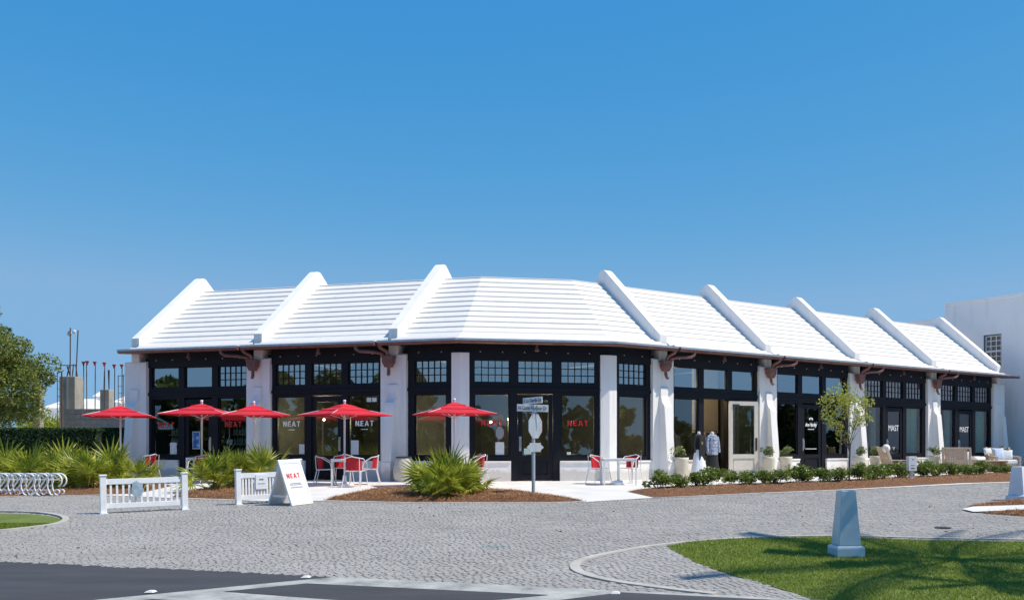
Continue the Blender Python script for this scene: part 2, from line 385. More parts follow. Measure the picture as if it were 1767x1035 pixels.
# lawns and kerbs
lawn_R = ext([(1150, 942), (1200, 933.5), (1290, 928.5), (1440, 926), (1600, 932), (1767, 935), (2100, 938), (2300, 1000), (2000, 1075), (1650, 1052), (1450, 1040), (1400, 1033), (1330, 1010), (1260, 991), (1200, 970)])
lawn_L = ext([(-500, 889), (-200, 885.5), (0, 885.5), (50, 886.5), (90, 890.5), (108, 896), (98, 902), (60, 907.5), (0, 913), (-200, 929), (-500, 940)])
def smooth_line(pts, it=2):
    for _ in range(it):
        q = [pts[0]]
        for a, b in zip(pts[:-1], pts[1:]): q += [(a[0]*.75+b[0]*.25, a[1]*.75+b[1]*.25), (a[0]*.25+b[0]*.75, a[1]*.25+b[1]*.75)]
        pts = q + [pts[-1]]
    return pts
def strip(name, pts, w, h, m):
    mb = MB(); rings = []
    for i, p in enumerate(pts):
        a = Vector(pts[max(i-1, 0)]); b = Vector(pts[min(i+1, len(pts)-1)]); t = (b-a).normalized(); n = Vector((-t.y, t.x)); p = Vector(p)
        z = zg(p.y); q0 = p - n*w/2; q1 = p + n*w/2
        rings.append([(q0.x, q0.y, z-.03), (q1.x, q1.y, z-.03), (q1.x, q1.y, z+h), (q0.x, q0.y, z+h)])
    mb.loft(rings); return tag(mb.build(name, m), kind='structure')
kR = smooth_line(ext([(2100, 933), (1767, 931), (1600, 928), (1440, 923.5), (1300, 926), (1150, 937), (1060, 952), (1005, 964), (988, 976), (1002, 989), (1060, 1003), (1150, 1015), (1235, 1024.5)]))
strip('median_kerb', kR, .13, .014, M_curb)
kL = smooth_line(ext([(-500, 886), (-200, 882.5), (0, 883), (60, 884), (102, 889), (117, 896), (104, 904), (60, 910), (0, 916.5), (-200, 933)]))
strip('lawn_kerb', kL, .11, .03, M_curb)
def lawn(poly, n, seed):
    base = sheet('lawn', poly, M_lawn, .004)
    r = np.random.default_rng(seed); P = np.array(poly); lo, hi = P.min(0), P.max(0)
    lo = np.maximum(lo, [-12, 8]); hi = np.minimum(hi, [8.5, 17.5])
    X = r.uniform(lo[0], hi[0], n*3); Y = r.uniform(lo[1], hi[1], n*3); k = inside(poly, X, Y); X, Y = X[k][:n], Y[k][:n]; m = len(X)
    a = r.uniform(0, 2*math.pi, m); h = r.uniform(.015, .036, m); w = r.uniform(.004, .008, m); l = r.normal(0, .018, (m, 2))
    Z = np.clip(Z0 + SL*Y, None, 0) + .004
    V = np.empty((m, 3, 3)); V[:, 0] = np.c_[X-w*np.cos(a), Y-w*np.sin(a), Z]; V[:, 1] = np.c_[X+w*np.cos(a), Y+w*np.sin(a), Z]; V[:, 2] = np.c_[X+l[:, 0], Y+l[:, 1], Z+h]
    o = link(bpy.data.objects.new('grass', np_mesh('grass', V.reshape(-1, 3), np.arange(m*3).reshape(m, 3), M_grass)))
    return tag(o, 'short mown green grass blades of the lawn', 'grass', kind='stuff')
lawn(lawn_R, 90000, 3); lawn(lawn_L, 26000, 4)

# cobbles: real setts; the nearest 300 are parts of the road, the rest one joined part
def setts():
    r = np.random.default_rng(11)
    allowed = ext([(-120, 943), (0, 969), (445, 988), (575, 996), (900, 1011), (1060, 1019), (1225, 1026), (1440, 1037), (1900, 1063)])
    allowed = allowed + [(16, 16), (16, 31.5)] + [p for p in kerb_line[::-1][1:] if p[0] > -18 and p[0] < 15] + [(-16, kerb_line[0][1]), (-12, 13)]
    xs, ys, ws, ds, an = [], [], [], [], []
    ang = R(37); ca, sa = math.cos(ang), math.sin(ang); v = -26.0
    while v < 26:
        d = r.uniform(.078, .098); u = -27 + r.uniform(0, .1)
        n = 580; w = r.uniform(.075, .12, n); uc = u + np.cumsum(w) - w/2
        wob = .22*np.sin(uc*.55 + v*.13)
        X = uc*ca - (v + wob)*sa; Y = 17 + uc*sa + (v + wob)*ca
        xs.append(X); ys.append(Y); ws.append(w); ds.append(np.full(n, d)); an.append(np.full(n, ang)); v += d
    X, Y, Wd, D, An = map(np.concatenate, (xs, ys, ws, ds, an))
    px = CX + F_PX*X/np.maximum(Y, 1)
    keep = inside(allowed, X, Y) & (px > -90) & (px < 1860) & (Y < 30) & ~inside(lawn_R, X, Y) & ~inside(lawn_L, X, Y)
    for k in (np.array(kR), np.array(kL)):                    # leave the kerbs clear
        near = np.zeros(len(X), bool)
        for p in k: near |= (X-p[0])**2 + (Y-p[1])**2 < .105**2
        keep &= ~near
    X, Y, Wd, D, An = (q[keep] for q in (X, Y, Wd, D, An))
    m = len(X); An = An + r.normal(0, .09, m); tx, ty = r.normal(0, .009, m), r.normal(0, .009, m); hh = .0028 + r.normal(0, .0012, m)
    g = np.where(r.random(m) < .10, r.uniform(.005, .011, m), r.uniform(.0005, .0035, m)); hw, hd = (Wd/2 - g), (D/2 - r.uniform(.0005, .0035, m)); ins = .006
    cor = np.array([(-1, -1), (1, -1), (1, 1), (-1, 1)], float)
    V = np.empty((m, 8, 3)); jit = r.normal(0, .004, (m, 8, 2))
    for i in range(8):
        low = i < 4; c = cor[i % 4]
        lx = c[0]*(hw - (0 if low else ins)) + jit[:, i, 0]; ly = c[1]*(hd - (0 if low else ins)) + jit[:, i, 1]
        V[:, i, 0] = X + lx*np.cos(An) - ly*np.sin(An); V[:, i, 1] = Y + lx*np.sin(An) + ly*np.cos(An)
        V[:, i, 2] = np.minimum(Z0 + SL*V[:, i, 1], 0) + (-.02 if low else hh + tx*lx + ty*ly)
    Fc = np.array([(4, 5, 6, 7), (0, 1, 5, 4), (1, 2, 6, 5), (2, 3, 7, 6), (3, 0, 4, 7)])
    pxv = CX + F_PX*X/Y; vis = (pxv > 0) & (pxv < 1767) & (Y > 10.1)
    order = np.argsort(np.where(vis, Y, 99)); near = order[:300]; rest = np.setdiff1d(np.arange(m), near)
    k = len(rest); o = link(bpy.data.objects.new('paving_setts', np_mesh('paving_setts', V[rest].reshape(-1, 3), (Fc[None] + 8*np.arange(k)[:, None, None]).reshape(-1, 4), M_cob, True)))
    o.parent = road; tag(o, kind='stuff')
    for i in near:
        c = V[i].mean(0); me = np_mesh('cobblestone', V[i] - c, Fc, M_cob, True); q = link(bpy.data.objects.new('cobblestone', me)); q.parent = road; q.location = c
setts()

# mulch beds: a low mound with pine straw on it
STRAW = []
def bed(poly, h, n, seed):
    r = np.random.default_rng(seed); P = np.array(poly); lo, hi = P.min(0), P.max(0)
    bm = bmesh.new(); f = bm.faces.new([bm.verts.new((x, y, 0)) for x, y in poly]); bm.normal_update()
    if f.normal.z < 0: f.normal_flip()
    nx = int((hi[0]-lo[0])/.22); ny = int((hi[1]-lo[1])/.18)
    for i in range(1, nx): bmesh.ops.bisect_plane(bm, geom=bm.verts[:] + bm.edges[:] + bm.faces[:], plane_co=(lo[0] + i*(hi[0]-lo[0])/nx, 0, 0), plane_no=(1, 0, 0))
    for i in range(1, ny): bmesh.ops.bisect_plane(bm, geom=bm.verts[:] + bm.edges[:] + bm.faces[:], plane_co=(0, lo[1] + i*(hi[1]-lo[1])/ny, 0), plane_no=(0, 1, 0))
    bmesh.ops.triangulate(bm, faces=bm.faces[:])
    Q = np.vstack([P, P[:1]])
    def edge(x, y):
        d = 9
        for a, b in zip(Q[:-1], Q[1:]):
            ab = b-a; t = np.clip(((x-a[0])*ab[0] + (y-a[1])*ab[1])/(ab@ab), 0, 1); d = min(d, math.hypot(x-a[0]-t*ab[0], y-a[1]-t*ab[1]))
        return d
    def height(x, y): return zg(y) + .012 + h*min(1, edge(x, y)/.5)**.7 + .015*math.sin(x*7)*math.cos(y*6.1)*min(1, edge(x, y)/.2)
    for v in bm.verts: v.co.z = height(v.co.x, v.co.y)
    me = bpy.data.meshes.new('mulch_bed'); bm.to_mesh(me); bm.free(); me.materials.append(M_mulch)
    tag(link(bpy.data.objects.new('mulch_bed', me)), kind='structure')
    n *= 2; X = r.uniform(lo[0], hi[0], n*3); Y = r.uniform(lo[1], hi[1], n*3); k = inside(poly, X, Y); X, Y = X[k][:n], Y[k][:n]
    for x, y in zip(X, Y):
        z = height(x, y); a = r.uniform(0, 6.28); l = r.uniform(.05, .11); t = r.normal(.1, .25); w = .006
        dx, dy, dz = math.cos(a)*l, math.sin(a)*l, t*l
        STRAW.append([(x-dy/l*w, y+dx/l*w, z+.004), (x+dy/l*w, y-dx/l*w, z+.004), (x+dx, y+dy, z+.012+abs(dz))])
bed(ext([(-420, 852), (-420, 838), (150, 833), (262, 836), (300, 838), (236, 852), (170, 853.5), (0, 856.5)]), .10, 5000, 1)
bed(ext([(293, 858.3), (345, 845), (400, 838.5), (425, 837), (468, 838), (474, 851), (440, 859), (408, 862)]), .08, 2500, 2)
bed(ext([(557, 863.2), (640, 846.5), (690, 846), (830, 846), (900, 850.5), (1013, 865), (950, 866.4), (700, 866.4)]), .11, 6000, 3)
bed(ext([(1082, 848.5), (1130, 843), (1250, 838.5), (1400, 833.5), (1560, 826), (1756, 817), (1756, 830.9), (1440, 845.2), (1300, 850.8), (1128, 858.8)]), .09, 8000, 4)
isl1 = ext([(1668, 873.8), (1705, 868), (1767, 864), (1900, 860), (1900, 869), (1767, 872)]); isl2 = ext([(1690, 885.2), (1767, 881.5), (1900, 876), (1900, 888), (1767, 890.5)])
bed(isl1, .07, 1200, 5); bed(isl2, .06, 1200, 6)
sheet('island_band', ext([(1660, 880), (1680, 875.5), (1767, 873), (1900, 869.5), (1900, 876), (1767, 881.2), (1680, 884.8)]), M_patio, .03)
SV = np.array(STRAW).reshape(-1, 3)
tag(link(bpy.data.objects.new('pine_straw', np_mesh('pine_straw', SV, np.arange(len(SV)).reshape(-1, 3), M_straw))), 'brown pine straw strewn over the mulch beds', 'pine straw', kind='stuff')

# ------------------------------------------------------------------ the shop building
shop = thing('shop_building', 'long white single storey shop row with stepped roof and black shopfronts', 'building', (A.x, A.y, 0))
def bp(mb, name, m, **k): return mb.build(name, m, shop, world_xyz=True, **k)
PIL_L = [-11.86, -7.077, -2.235]; PIL_R = [2.163, 6.995, 11.876, 16.851, 21.73]
HW = .435; ZP = 3.86
mA = (nL + nC)/(1 + nL.dot(nC)); mB = (nC + nR)/(1 + nC.dot(nR))
def ptL(u): return (A + dL*u, nL)
def ptR(u): return (B + dR*u, nR)
cA, cB = (A, mA), (B, mB)
def sweep(prof, path, mb=None):                               # prof: closed (v, z) outline; path: (point, inward vector)
    mb = mb or MB()
    mb.loft([[(p.x + n.x*v, p.y + n.y*v, z) for v, z in prof] for p, n in path]); return mb
SEGS = [[ptL(PIL_L[0]+.155), ptL(PIL_L[1]-.155)], [ptL(PIL_L[1]+.155), ptL(PIL_L[2]-.155)], [ptL(PIL_L[2]+.155), cA, cB, ptR(PIL_R[0]-.155)]] + [[ptR(PIL_R[i]+.155), ptR(PIL_R[i+1]-.155)] for i in range(4)]
def LZ(v):
    if v < 0: return 4.20 + (v+.45)*.22
    if v < .35: return 4.30 + v*.55
    return 4.4925 + (v-.35)*.772
VR = 3.1
edges = [-.47, -.10] + [.10 + i*(VR-.10)/12 for i in range(13)]
for seg in SEGS:
    for a, b in zip(edges[:-1], edges[1:]):
        h = .060 if a > -.4 else .03
        e = .035
        pr = [(a+.03, LZ(a)-.02), (a+.02, LZ(a)+.018), (a-.006, LZ(a)+.010), (a-.012, LZ(a)+h*.35), (a-.006, LZ(a)+h*.66), (a+.010, LZ(a)+h*.95), (a+.036, LZ(a)+h*1.25), (a+.075, LZ(a)+h*1.6), (a+.12, LZ(a)+h+.068), (b+e, LZ(b+e)-.0), (b+e, LZ(b+e)-.09), (a+.03, LZ(a)-.075)]
        bp(sweep(pr, seg), 'roof_course', M_roof)
    bp(sweep([(VR-.02, LZ(VR)-.1), (VR-.03, LZ(VR)+.03), (VR+.05, LZ(VR)+.055), (VR+.16, LZ(VR)+.03), (VR+.16, LZ(VR)-.12)], seg), 'ridge_cap', M_roof)
    bp(sweep([(VR+.16, LZ(VR)-.12), (VR+.16, LZ(VR)), (6.3, 4.3), (6.3, 4.2)], seg), 'rear_roof', M_roof)
# eaves beyond both ends
for seg in ([ptL(PIL_L[0]-.20), ptL(PIL_L[0]-.155)], [ptR(PIL_R[4]+.155), ptR(PIL_R[4]+.62)]):
    bp(sweep([(-.47, 4.19), (-.48, 4.225), (.25, 4.34), (.25, 4.22)], seg), 'eave_return', M_roof)
# parapet fins on the roof, pillars and buttresses under them
par = [(.0, 3.86), (0, 4.643), (2.90, 7.06), (2.99, 7.11), (3.13, 7.11), (3.22, 7.05), (6.3, 4.55), (6.3, 3.86)]
fin = [(.02, 0), (-.43, 0), (-.43, .58), (-.385, .62), (-.34, 1.2), (-.235, 2.30), (-.215, 2.38), (-.15, 2.43), (-.095, 2.52), (-.06, 2.68), (-.05, 2.93), (.02, 2.98)]
for Fm, us in ((FL, PIL_L), (FR, PIL_R)):
    for u in us:
        M = Fm @ T(u, 0, 0)
        bp(MB().prism_x(par, -.155, .155, M), 'parapet', M_stucco, bevel=.012)
        bp(MB().prism_x([(.0, 0), (.0, ZP-.03), (.03, ZP), (.36, ZP), (.36, 0)], -HW, HW, M), 'pillar', M_stucco, bevel=.01)
        bp(MB().prism_x(fin, -.155, .155, M), 'buttress', M_stucco, bevel=.008)
for c, m_, d0, d1, n0, n1 in ((A, mA, dL, dC, nL, nC), (B, mB, dC, dR, nC, nR)):
    pts = [c - d0*.28, c, c + d1*.28, c + d1*.28 + n1*.36, c + m_*.36, c - d0*.28 + n0*.36]
    bp(MB().prism([(p.x, p.y) for p in pts], 0, ZP), 'pillar', M_stucco, bevel=.01)
for c, m_, d0, d1, n0, n1 in ((A, mA, dL, dC, nL, nC), (B, mB, dC, dR, nC, nR)):
    pts = [c - d0*.28 + n0*.1, c + m_*.1, c + d1*.28 + n1*.1, c + d1*.28 + n1*.33, c + m_*.33, c - d0*.28 + n0*.33]
    bp(MB().prism([(p.x, p.y) for p in pts], ZP+.003, 4.13), 'lintel', M_frame)
# gutters, soffit
gut = [(-.475, 4.205), (-.60, 4.205), (-.60, 4.15), (-.585, 4.105), (-.545, 4.085), (-.475, 4.085)]
flash = [(-.47, 4.207), (-.602, 4.207), (-.602, 4.160), (-.612, 4.160), (-.612, 4.222), (-.47, 4.235)]
gsegs = [[ptL(PIL_L[0]-.16), ptL(PIL_L[1]-.32)], [ptL(PIL_L[1]-.2), ptL(PIL_L[2]-.32)], [ptL(PIL_L[2]-.2), cA, cB, ptR(PIL_R[0]+.12)]] + [[ptR(PIL_R[i]+.22), ptR(PIL_R[i+1]+.12)] for i in range(3)] + [[ptR(PIL_R[3]+.22), ptR(PIL_R[4]+.68)]]
for seg in gsegs:
    bp(sweep(gut, seg), 'gutter', M_copper); bp(sweep(flash, seg), 'flashing', M_steel)
allp = [ptL(PIL_L[0]-.18), cA, cB, ptR(PIL_R[4]+.62)]
bp(sweep([(-.474, 4.09), (-.474, 4.185), (.3, 4.185), (.3, 4.14)], allp), 'soffit', M_soffit)
# rain leader heads with their elbows
for Fm, us, sg in ((FL, PIL_L[1:], -1), (FR, PIL_R[:4], 1)):
    for u in us:
        M = Fm @ T(u - .05, -.17, 0); mb = MB()
        hx = lambda w, d, z: [(-w, -d, z), (w, -d, z), (w, d, z), (-w, d, z)]
        mb.loft([hx(.19, .12, 3.80), hx(.19, .12, 3.74), hx(.165, .11, 3.73), hx(.165, .11, 3.60), hx(.10, .08, 3.46), hx(.085, .07, 3.45)][::-1], M=M)
        lh = bp(mb, 'leader_head', M_copper)
        MB().tube([(0, 0, 3.47), (0, 0, 3.36), (.02, -.03, 3.27), (.03, -.08, 3.22)], .05, 8, M=M).build('spout', M_copper, lh)
        MB().tube([(sg*.92, -.36, 4.10), (sg*.90, -.36, 4.0), (sg*.80, -.34, 3.93), (sg*.35, -.2, 3.90), (sg*.16, -.08, 3.86), (sg*.08, -.02, 3.77)], .052, 8, M=M).build('elbow_pipe', M_copper, lh, smooth=True)
        MB().tube([(.12*sg, -.36, 4.10), (.10*sg, -.3, 4.02), (0, -.12, 3.92), (-.02*sg, -.04, 3.78)], .055, 8, M=M).build('elbow_pipe', M_copper, lh, smooth=True)

# shopfronts
LET = {'N': [[(0,0),(0,1),(.2,1),(.2,0)], [(.05,1),(.24,1),(.72,0),(.53,0)], [(.57,0),(.57,1),(.77,1),(.77,0)]],
       'E': [[(0,0),(0,1),(.19,1),(.19,0)], [(.19,0),(.19,.17),(.62,.17),(.62,0)], [(.19,.42),(.19,.58),(.56,.58),(.56,.42)], [(.19,.83),(.19,1),(.62,1),(.62,.83)]],
       'A': [[(0,0),(.32,1),(.52,1),(.2,0)], [(.66,0),(.34,1),(.54,1),(.86,0)], [(.2,.2),(.25,.36),(.61,.36),(.66,.2)]],
       'T': [[(.24,0),(.24,.83),(.44,.83),(.44,0)], [(0,.83),(0,1),(.68,1),(.68,.83)]]}
LW = {'N': .77, 'E': .62, 'A': .86, 'T': .68}
def word_mb(word, h, gap, M, th=.004):                        # local x along, z up, faces -y
    mb = MB(); tot = sum(LW[c] for c in word) + gap*(len(word)-1); x = -tot/2
    for c in word:
        for k, q in enumerate(LET[c]):
            t = th + .0006*k
            mb.add([((x+a)*h, -t, (b-.5)*h) for a, b in q] + [((x+a)*h, 0, (b-.5)*h) for a, b in q], [(0,3,2,1), (0,1,5,4), (1,2,6,5), (2,3,7,6), (3,0,4,7)], M)
        x += LW[c] + gap
    return mb
def text_mesh(txt, size, M, shear=0, weight=0, spacing=1, fit=0):
    cu = bpy.data.curves.new('txt', 'FONT'); cu.body = txt; cu.size = size; cu.align_x = 'CENTER'; cu.align_y = 'CENTER'; cu.shear = shear; cu.offset = weight; cu.space_character = spacing; cu.extrude = .001; cu.resolution_u = 3
    o = bpy.data.objects.new('txt', cu); COL.objects.link(o); dg = bpy.context.evaluated_depsgraph_get(); dg.update()
    me = bpy.data.meshes.new_from_object(o.evaluated_get(dg)); COL.objects.unlink(o); bpy.data.objects.remove(o)
    xs_ = [v.co.x for v in me.vertices]; k = min(1, fit/(max(xs_)-min(xs_))) if fit else 1; c_ = (max(xs_)+min(xs_))/2
    me.transform(M @ RX(R(90)) @ Matrix.Diagonal((k, 1, 1, 1)) @ T(-c_, 0, 0)); me.name = 'lettering'; return me
def put_mesh(name, me, m, parent):
    me.materials.clear(); me.materials.append(m); o = link(bpy.data.objects.new(name, me)); o.parent = parent; return o
def bars(mb, M, w, z, n, h, seed):                            # a line too small to read: uneven ticks
    r = random.Random(seed); x = -w/2
    while x < w/2:
        k = r.uniform(.4, 1.1)*h; mb.box(x, min(x+k, w/2), -.002, 0, z-h/2, z+h/2, M); x += k + h*.35
    return mb

ZT0, ZT1, ZW0, ZW1, ZS = 2.98, 3.665, .76, 2.65, .62
VF, VG = .13, .20                                             # shopfront face and glass, set back from the pillars
def window(M, u0, u1, z0, z1, cols=0, rows=0, g=None, dec=None, up=.045):
    mb = MB(); k = up
    mb.box(u0, u0+k, VF+.035, VG+.03, z0, z1, M).box(u1-k, u1, VF+.035, VG+.03, z0, z1, M).box(u0+k, u1-k, VF+.035, VG+.03, z0, z0+k, M).box(u0+k, u1-k, VF+.035, VG+.03, z1-k, z1, M)
    w = bp(mb, 'window', M_frame)
    MB().add([(u0+k, VG, z0+k), (u1-k, VG, z0+k), (u1-k, VG, z1-k), (u0+k, VG, z1-k)], [(0, 1, 2, 3)], M).build('pane', g or M_glass, w)
    if cols:
        b = .013; W = u1-u0-2*k; H = z1-z0-2*k
        for i in range(1, cols): x = u0+k+W*i/cols; MB().box(x-b, x+b, VG-.022, VG+.012, z0+k, z1-k, M).build('muntin', M_frame, w)
        for i in range(1, rows): z = z0+k+H*i/rows; MB().box(u0+k, u1-k, VG-.020, VG+.010, z-b, z+b, M).build('muntin', M_frame, w)
    if dec: dec(w, M @ T((u0+u1)/2, VG-.006, 0), u1-u0)
    return w
def door_leaf(M, u0, u1, m, z0=.02, z1=2.60, side=-1, dec=None, sill=.78, parent=None, v=VF+.03):
    mb = MB(); s = .14; t0, t1 = v, v+.06
    mb.box(u0, u0+s, t0, t1, z0, z1, M).box(u1-s, u1, t0, t1, z0, z1, M).box(u0+s, u1-s, t0, t1, z1-.14, z1, M).box(u0+s, u1-s, t0, t1, sill-.14, sill, M).box(u0+s, u1-s, t0, t1, z0, .2, M).box(u0+s, u1-s, t0+.035, t1-.01, .2, sill-.14, M).box(u0+s+.05, u1-s-.05, t0+.02, t0+.036, .26, sill-.20, M)
    d = bp(mb, 'door', m)
    MB().add([(u0+s, (t0+t1)/2, sill), (u1-s, (t0+t1)/2, sill), (u1-s, (t0+t1)/2, z1-.14), (u0+s, (t0+t1)/2, z1-.14)], [(0, 1, 2, 3)], M).build('pane', M_glass, d)
    hx = u0+.07 if side < 0 else u1-.07
    MB().box(hx-.035, hx+.035, t0-.012, t0+.002, .92, 1.36, M).tube([(hx, t0-.01, 1.0), (hx, t0-.06, 1.0), (hx, t0-.06, 1.28), (hx, t0-.01, 1.28)], .012, 6, M=M).build('handle', M_chrome if m is M_frame else M_dark, d)
    if dec: dec(d, M @ T((u0+u1)/2, (t0+t1)/2-.006, 0), u1-u0)
    return d
def dec_neat(m, small=False, papers=()):
    def f(w, M, W):
        word_mb('NEAT', .17, .26, M @ T(0, 0, 1.775)).build('lettering', m, w)
        if small: bars(MB(), M, .24, 1.59, 0, .022, 5).build('small_print', m, w)
        for (x, z, ww, hh, pm) in papers: MB().box(x-ww/2, x+ww/2, -.003, 0, z-hh/2, z+hh/2, M).build('notice', pm, w)
    return f
def bay(Fm, u0, u1, units, cols, seed=0):
    """units: list of (kind, decoration); cols: muntin columns per transom."""
    n = len(units); W = u1-u0; pw = 1.075; mu = .235 if n > 1 else 0; e = (W - n*pw - (n-1)*mu)/2; M = Fm; mb = MB()
    xs = [u0 + e + i*(pw+mu) for i in range(n)]
    mb.box(u0, u0+e, VF, VG+.1, 0.02 if False else ZS, ZT1+.02, M).box(u1-e, u1, VF, VG+.1, ZS, ZT1+.02, M)
    for i in range(n-1): mb.box(xs[i]+pw, xs[i]+pw+mu, VF, VG+.1, .01, ZT1+.02, M)
    mb.box(u0, u1, VF-.03, VG+.12, ZT1, 4.18, M)
    for x in xs: mb.box(x, x+pw, VF, VG+.1, ZW1, ZT0, M)
    mb.box(u0-.0, u1, VF-.045, VF-.002, 2.74, 2.83, M)
    for x, (kd, dc) in zip(xs, units):
        if kd == 'W': mb.box(x, x+pw, VF, VG+.1, ZS, ZW0, M)
    bp(mb, 'shopfront_frame', M_frame)
    for k in range(n*2):                                      # bolt heads along the lintel
        x = u0 + W*(k+.5)/(n*2); bp(MB().ball((x, VF-.035, 3.90), .022, 6, 4, M), 'bolt', M_steel)
    for i, (x, (kd, dc)) in enumerate(zip(xs, units)):
        window(M, x, x+pw, ZT0, ZT1, cols[i], 3 if cols[i] else 0, M_glass_t, up=.03)
        if kd == 'W':
            window(M, x, x+pw, ZW0, ZW1, dec=dc)
            l = u0 if i == 0 else x - mu*.5; r_ = u1 if i == n-1 else x+pw+mu*.5
            l = u0 if i == 0 else x-.03; r_ = u1 if i == n-1 else x+pw+.03
            bp(MB().box(l, r_, .06, .5, 0, ZS-.05, M).box(l, r_, .03, .5, ZS-.05, ZS, M), 'plinth', M_stucco, bevel=.006)
        elif kd == 'D': door_leaf(M, x+.01, x+pw-.01, M_frame, side=dc[1], dec=dc[0])
    # small lamp under the eave
    um = (u0+u1)/2; 
    if n > 1: bp(MB().lathe([(.03, 4.10), (.045, 4.0), (.075, 3.93), (.075, 3.90)], 10, M @ T(um, -.3, 0)), 'eave_lamp', M_copper, smooth=True)
    return xs, pw
paper = lambda *a: (*a, M_paper)
def dec_poster(d, M, W):
    MB().box(-.26, .02, -.004, 0, .98, 1.55, M).build('poster', M_paper, d); MB().box(-.24, 0, -.006, -.0045, 1.0, 1.53, M).build('poster_print', M_poster, d)
def dec_papers(d, M, W): MB().box(-.34, -.12, -.004, 0, .82, 1.0, M).build('notice', M_curtain, d)
def dec_script(d, M, W):
    put_mesh('lettering', text_mesh('Ann Hartley', .2, M @ T(0, 0, 1.86), .35, .003, .85, .66), M_whiteletter, d)
    bars(MB(), M, .34, 1.70, 0, .03, 3).build('small_print', M_whiteletter, d); bars(MB(), M, .62, .98, 0, .028, 4).build('small_print', M_whiteletter, d)
    mb = MB()
    for a in (-50, 0, 50): mb.ball((.10*math.sin(R(a)), 0, 2.03+.07*math.cos(R(a))), (.03, .003, .045), 8, 6, M)
    mb.build('flower_mark', M_whiteletter, d)
def dec_mast(d, M, W):
    put_mesh('lettering', text_mesh('MAST', .33, M @ T(0, 0, 1.79), 0, 0, .92, .66), M_whiteletter, d)
def dec_mark(d, M, W):
    dec_mast(d, M, W); MB().add([(-.10, -.002, 1.05), (.10, -.002, 1.05), (0, -.002, .92)], [(0, 2, 1)], M).build('heart_mark', M_grayletter, d)

p = PIL_L
bay(FL, p[0]+HW, p[1]-HW, [('W', dec_neat(M_redletter, False, [paper(.28, .98, .26, .42)])), ('D', (dec_poster, 1)), ('W', dec_neat(M_redletter))], (0, 0, 5))
bay(FL, p[1]+HW, p[2]-HW, [('W', dec_neat(M_whiteletter, True, [paper(.38, .98, .2, .3)])), ('D', (None, 1)), ('W', dec_neat(M_whiteletter, True, [paper(-.34, 1.0, .27, .5), paper(.16, 2.5, .16, .13), paper(.35, 2.5, .16, .13)]))], (5, 5, 5))
bay(FL, p[2]+HW, -.28, [('W', None)], (5,))
def dec_center(w, M, W):
    dec_neat(M_redletter, False, [paper(.24, .98, .26, .42)])(w, M, W)
    q = [(.13*math.cos(R(22.5+45*k)), .20*math.sin(R(22.5+45*k))) for k in range(8)]
    MB().add([(.24+a, -.003, 1.47+b) for a, b in q], [tuple(range(8))], M).build('decal', M_grayletter, w)
bay(FC, .28, WC-.28, [('W', dec_center), ('D', (dec_papers, -1)), ('W', dec_neat(M_redletter, False, [(-.28, .84, .12, .1, M_curtain)]))], (5, 5, 5))
p = PIL_R
bay(FR, .28, p[0]-HW, [('W', None)], (5,))
xs1, pw = bay(FR, p[0]+HW, p[1]-HW, [('W', None), ('O', None), ('W', None)], (0, 0, 0))
bay(FR, p[1]+HW, p[2]-HW, [('W', None), ('D', (dec_script, -1)), ('W', None)], (0, 0, 0))
bay(FR, p[2]+HW, p[3]-HW, [('W', None), ('D', (dec_mark, -1)), ('W', None)], (5, 5, 5))
bay(FR, p[3]+HW, p[4]-HW, [('W', None), ('D', (dec_mast, -1)), ('W', None)], (5, 5, 5))
# the open putty-coloured door leaf, hinged on the right post of its opening
hinge = FR @ T(xs1[1]+pw, VF+.02, 0) @ RZ(R(-158)) 
Mo = FR @ T(xs1[1]+pw, VF-.02, 0) @ RZ(R(-18))
od = door_leaf(Mo, .02, 1.12, M_doorwhite, side=1, v=-.08, sill=.80)
MB().box(.16, .40, -.11, -.082, 2.42, 2.50, Mo).build('closer', M_dark, od)
# inside: floor, ceiling, rear wall, party walls
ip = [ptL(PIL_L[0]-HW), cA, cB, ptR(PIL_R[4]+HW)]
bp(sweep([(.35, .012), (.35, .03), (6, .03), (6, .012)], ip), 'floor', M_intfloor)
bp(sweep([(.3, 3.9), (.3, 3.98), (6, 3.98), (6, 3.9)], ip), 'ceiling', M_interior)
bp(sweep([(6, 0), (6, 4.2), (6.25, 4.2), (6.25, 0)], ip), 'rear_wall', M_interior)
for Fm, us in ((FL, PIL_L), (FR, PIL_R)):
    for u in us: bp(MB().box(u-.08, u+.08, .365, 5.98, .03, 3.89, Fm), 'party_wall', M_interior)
u0 = xs1[1]
bp(MB().box(u0+1.5, u0+2.7, 2.3, 2.4, .03, 3.88, FR), 'beige_partition', M_beige)

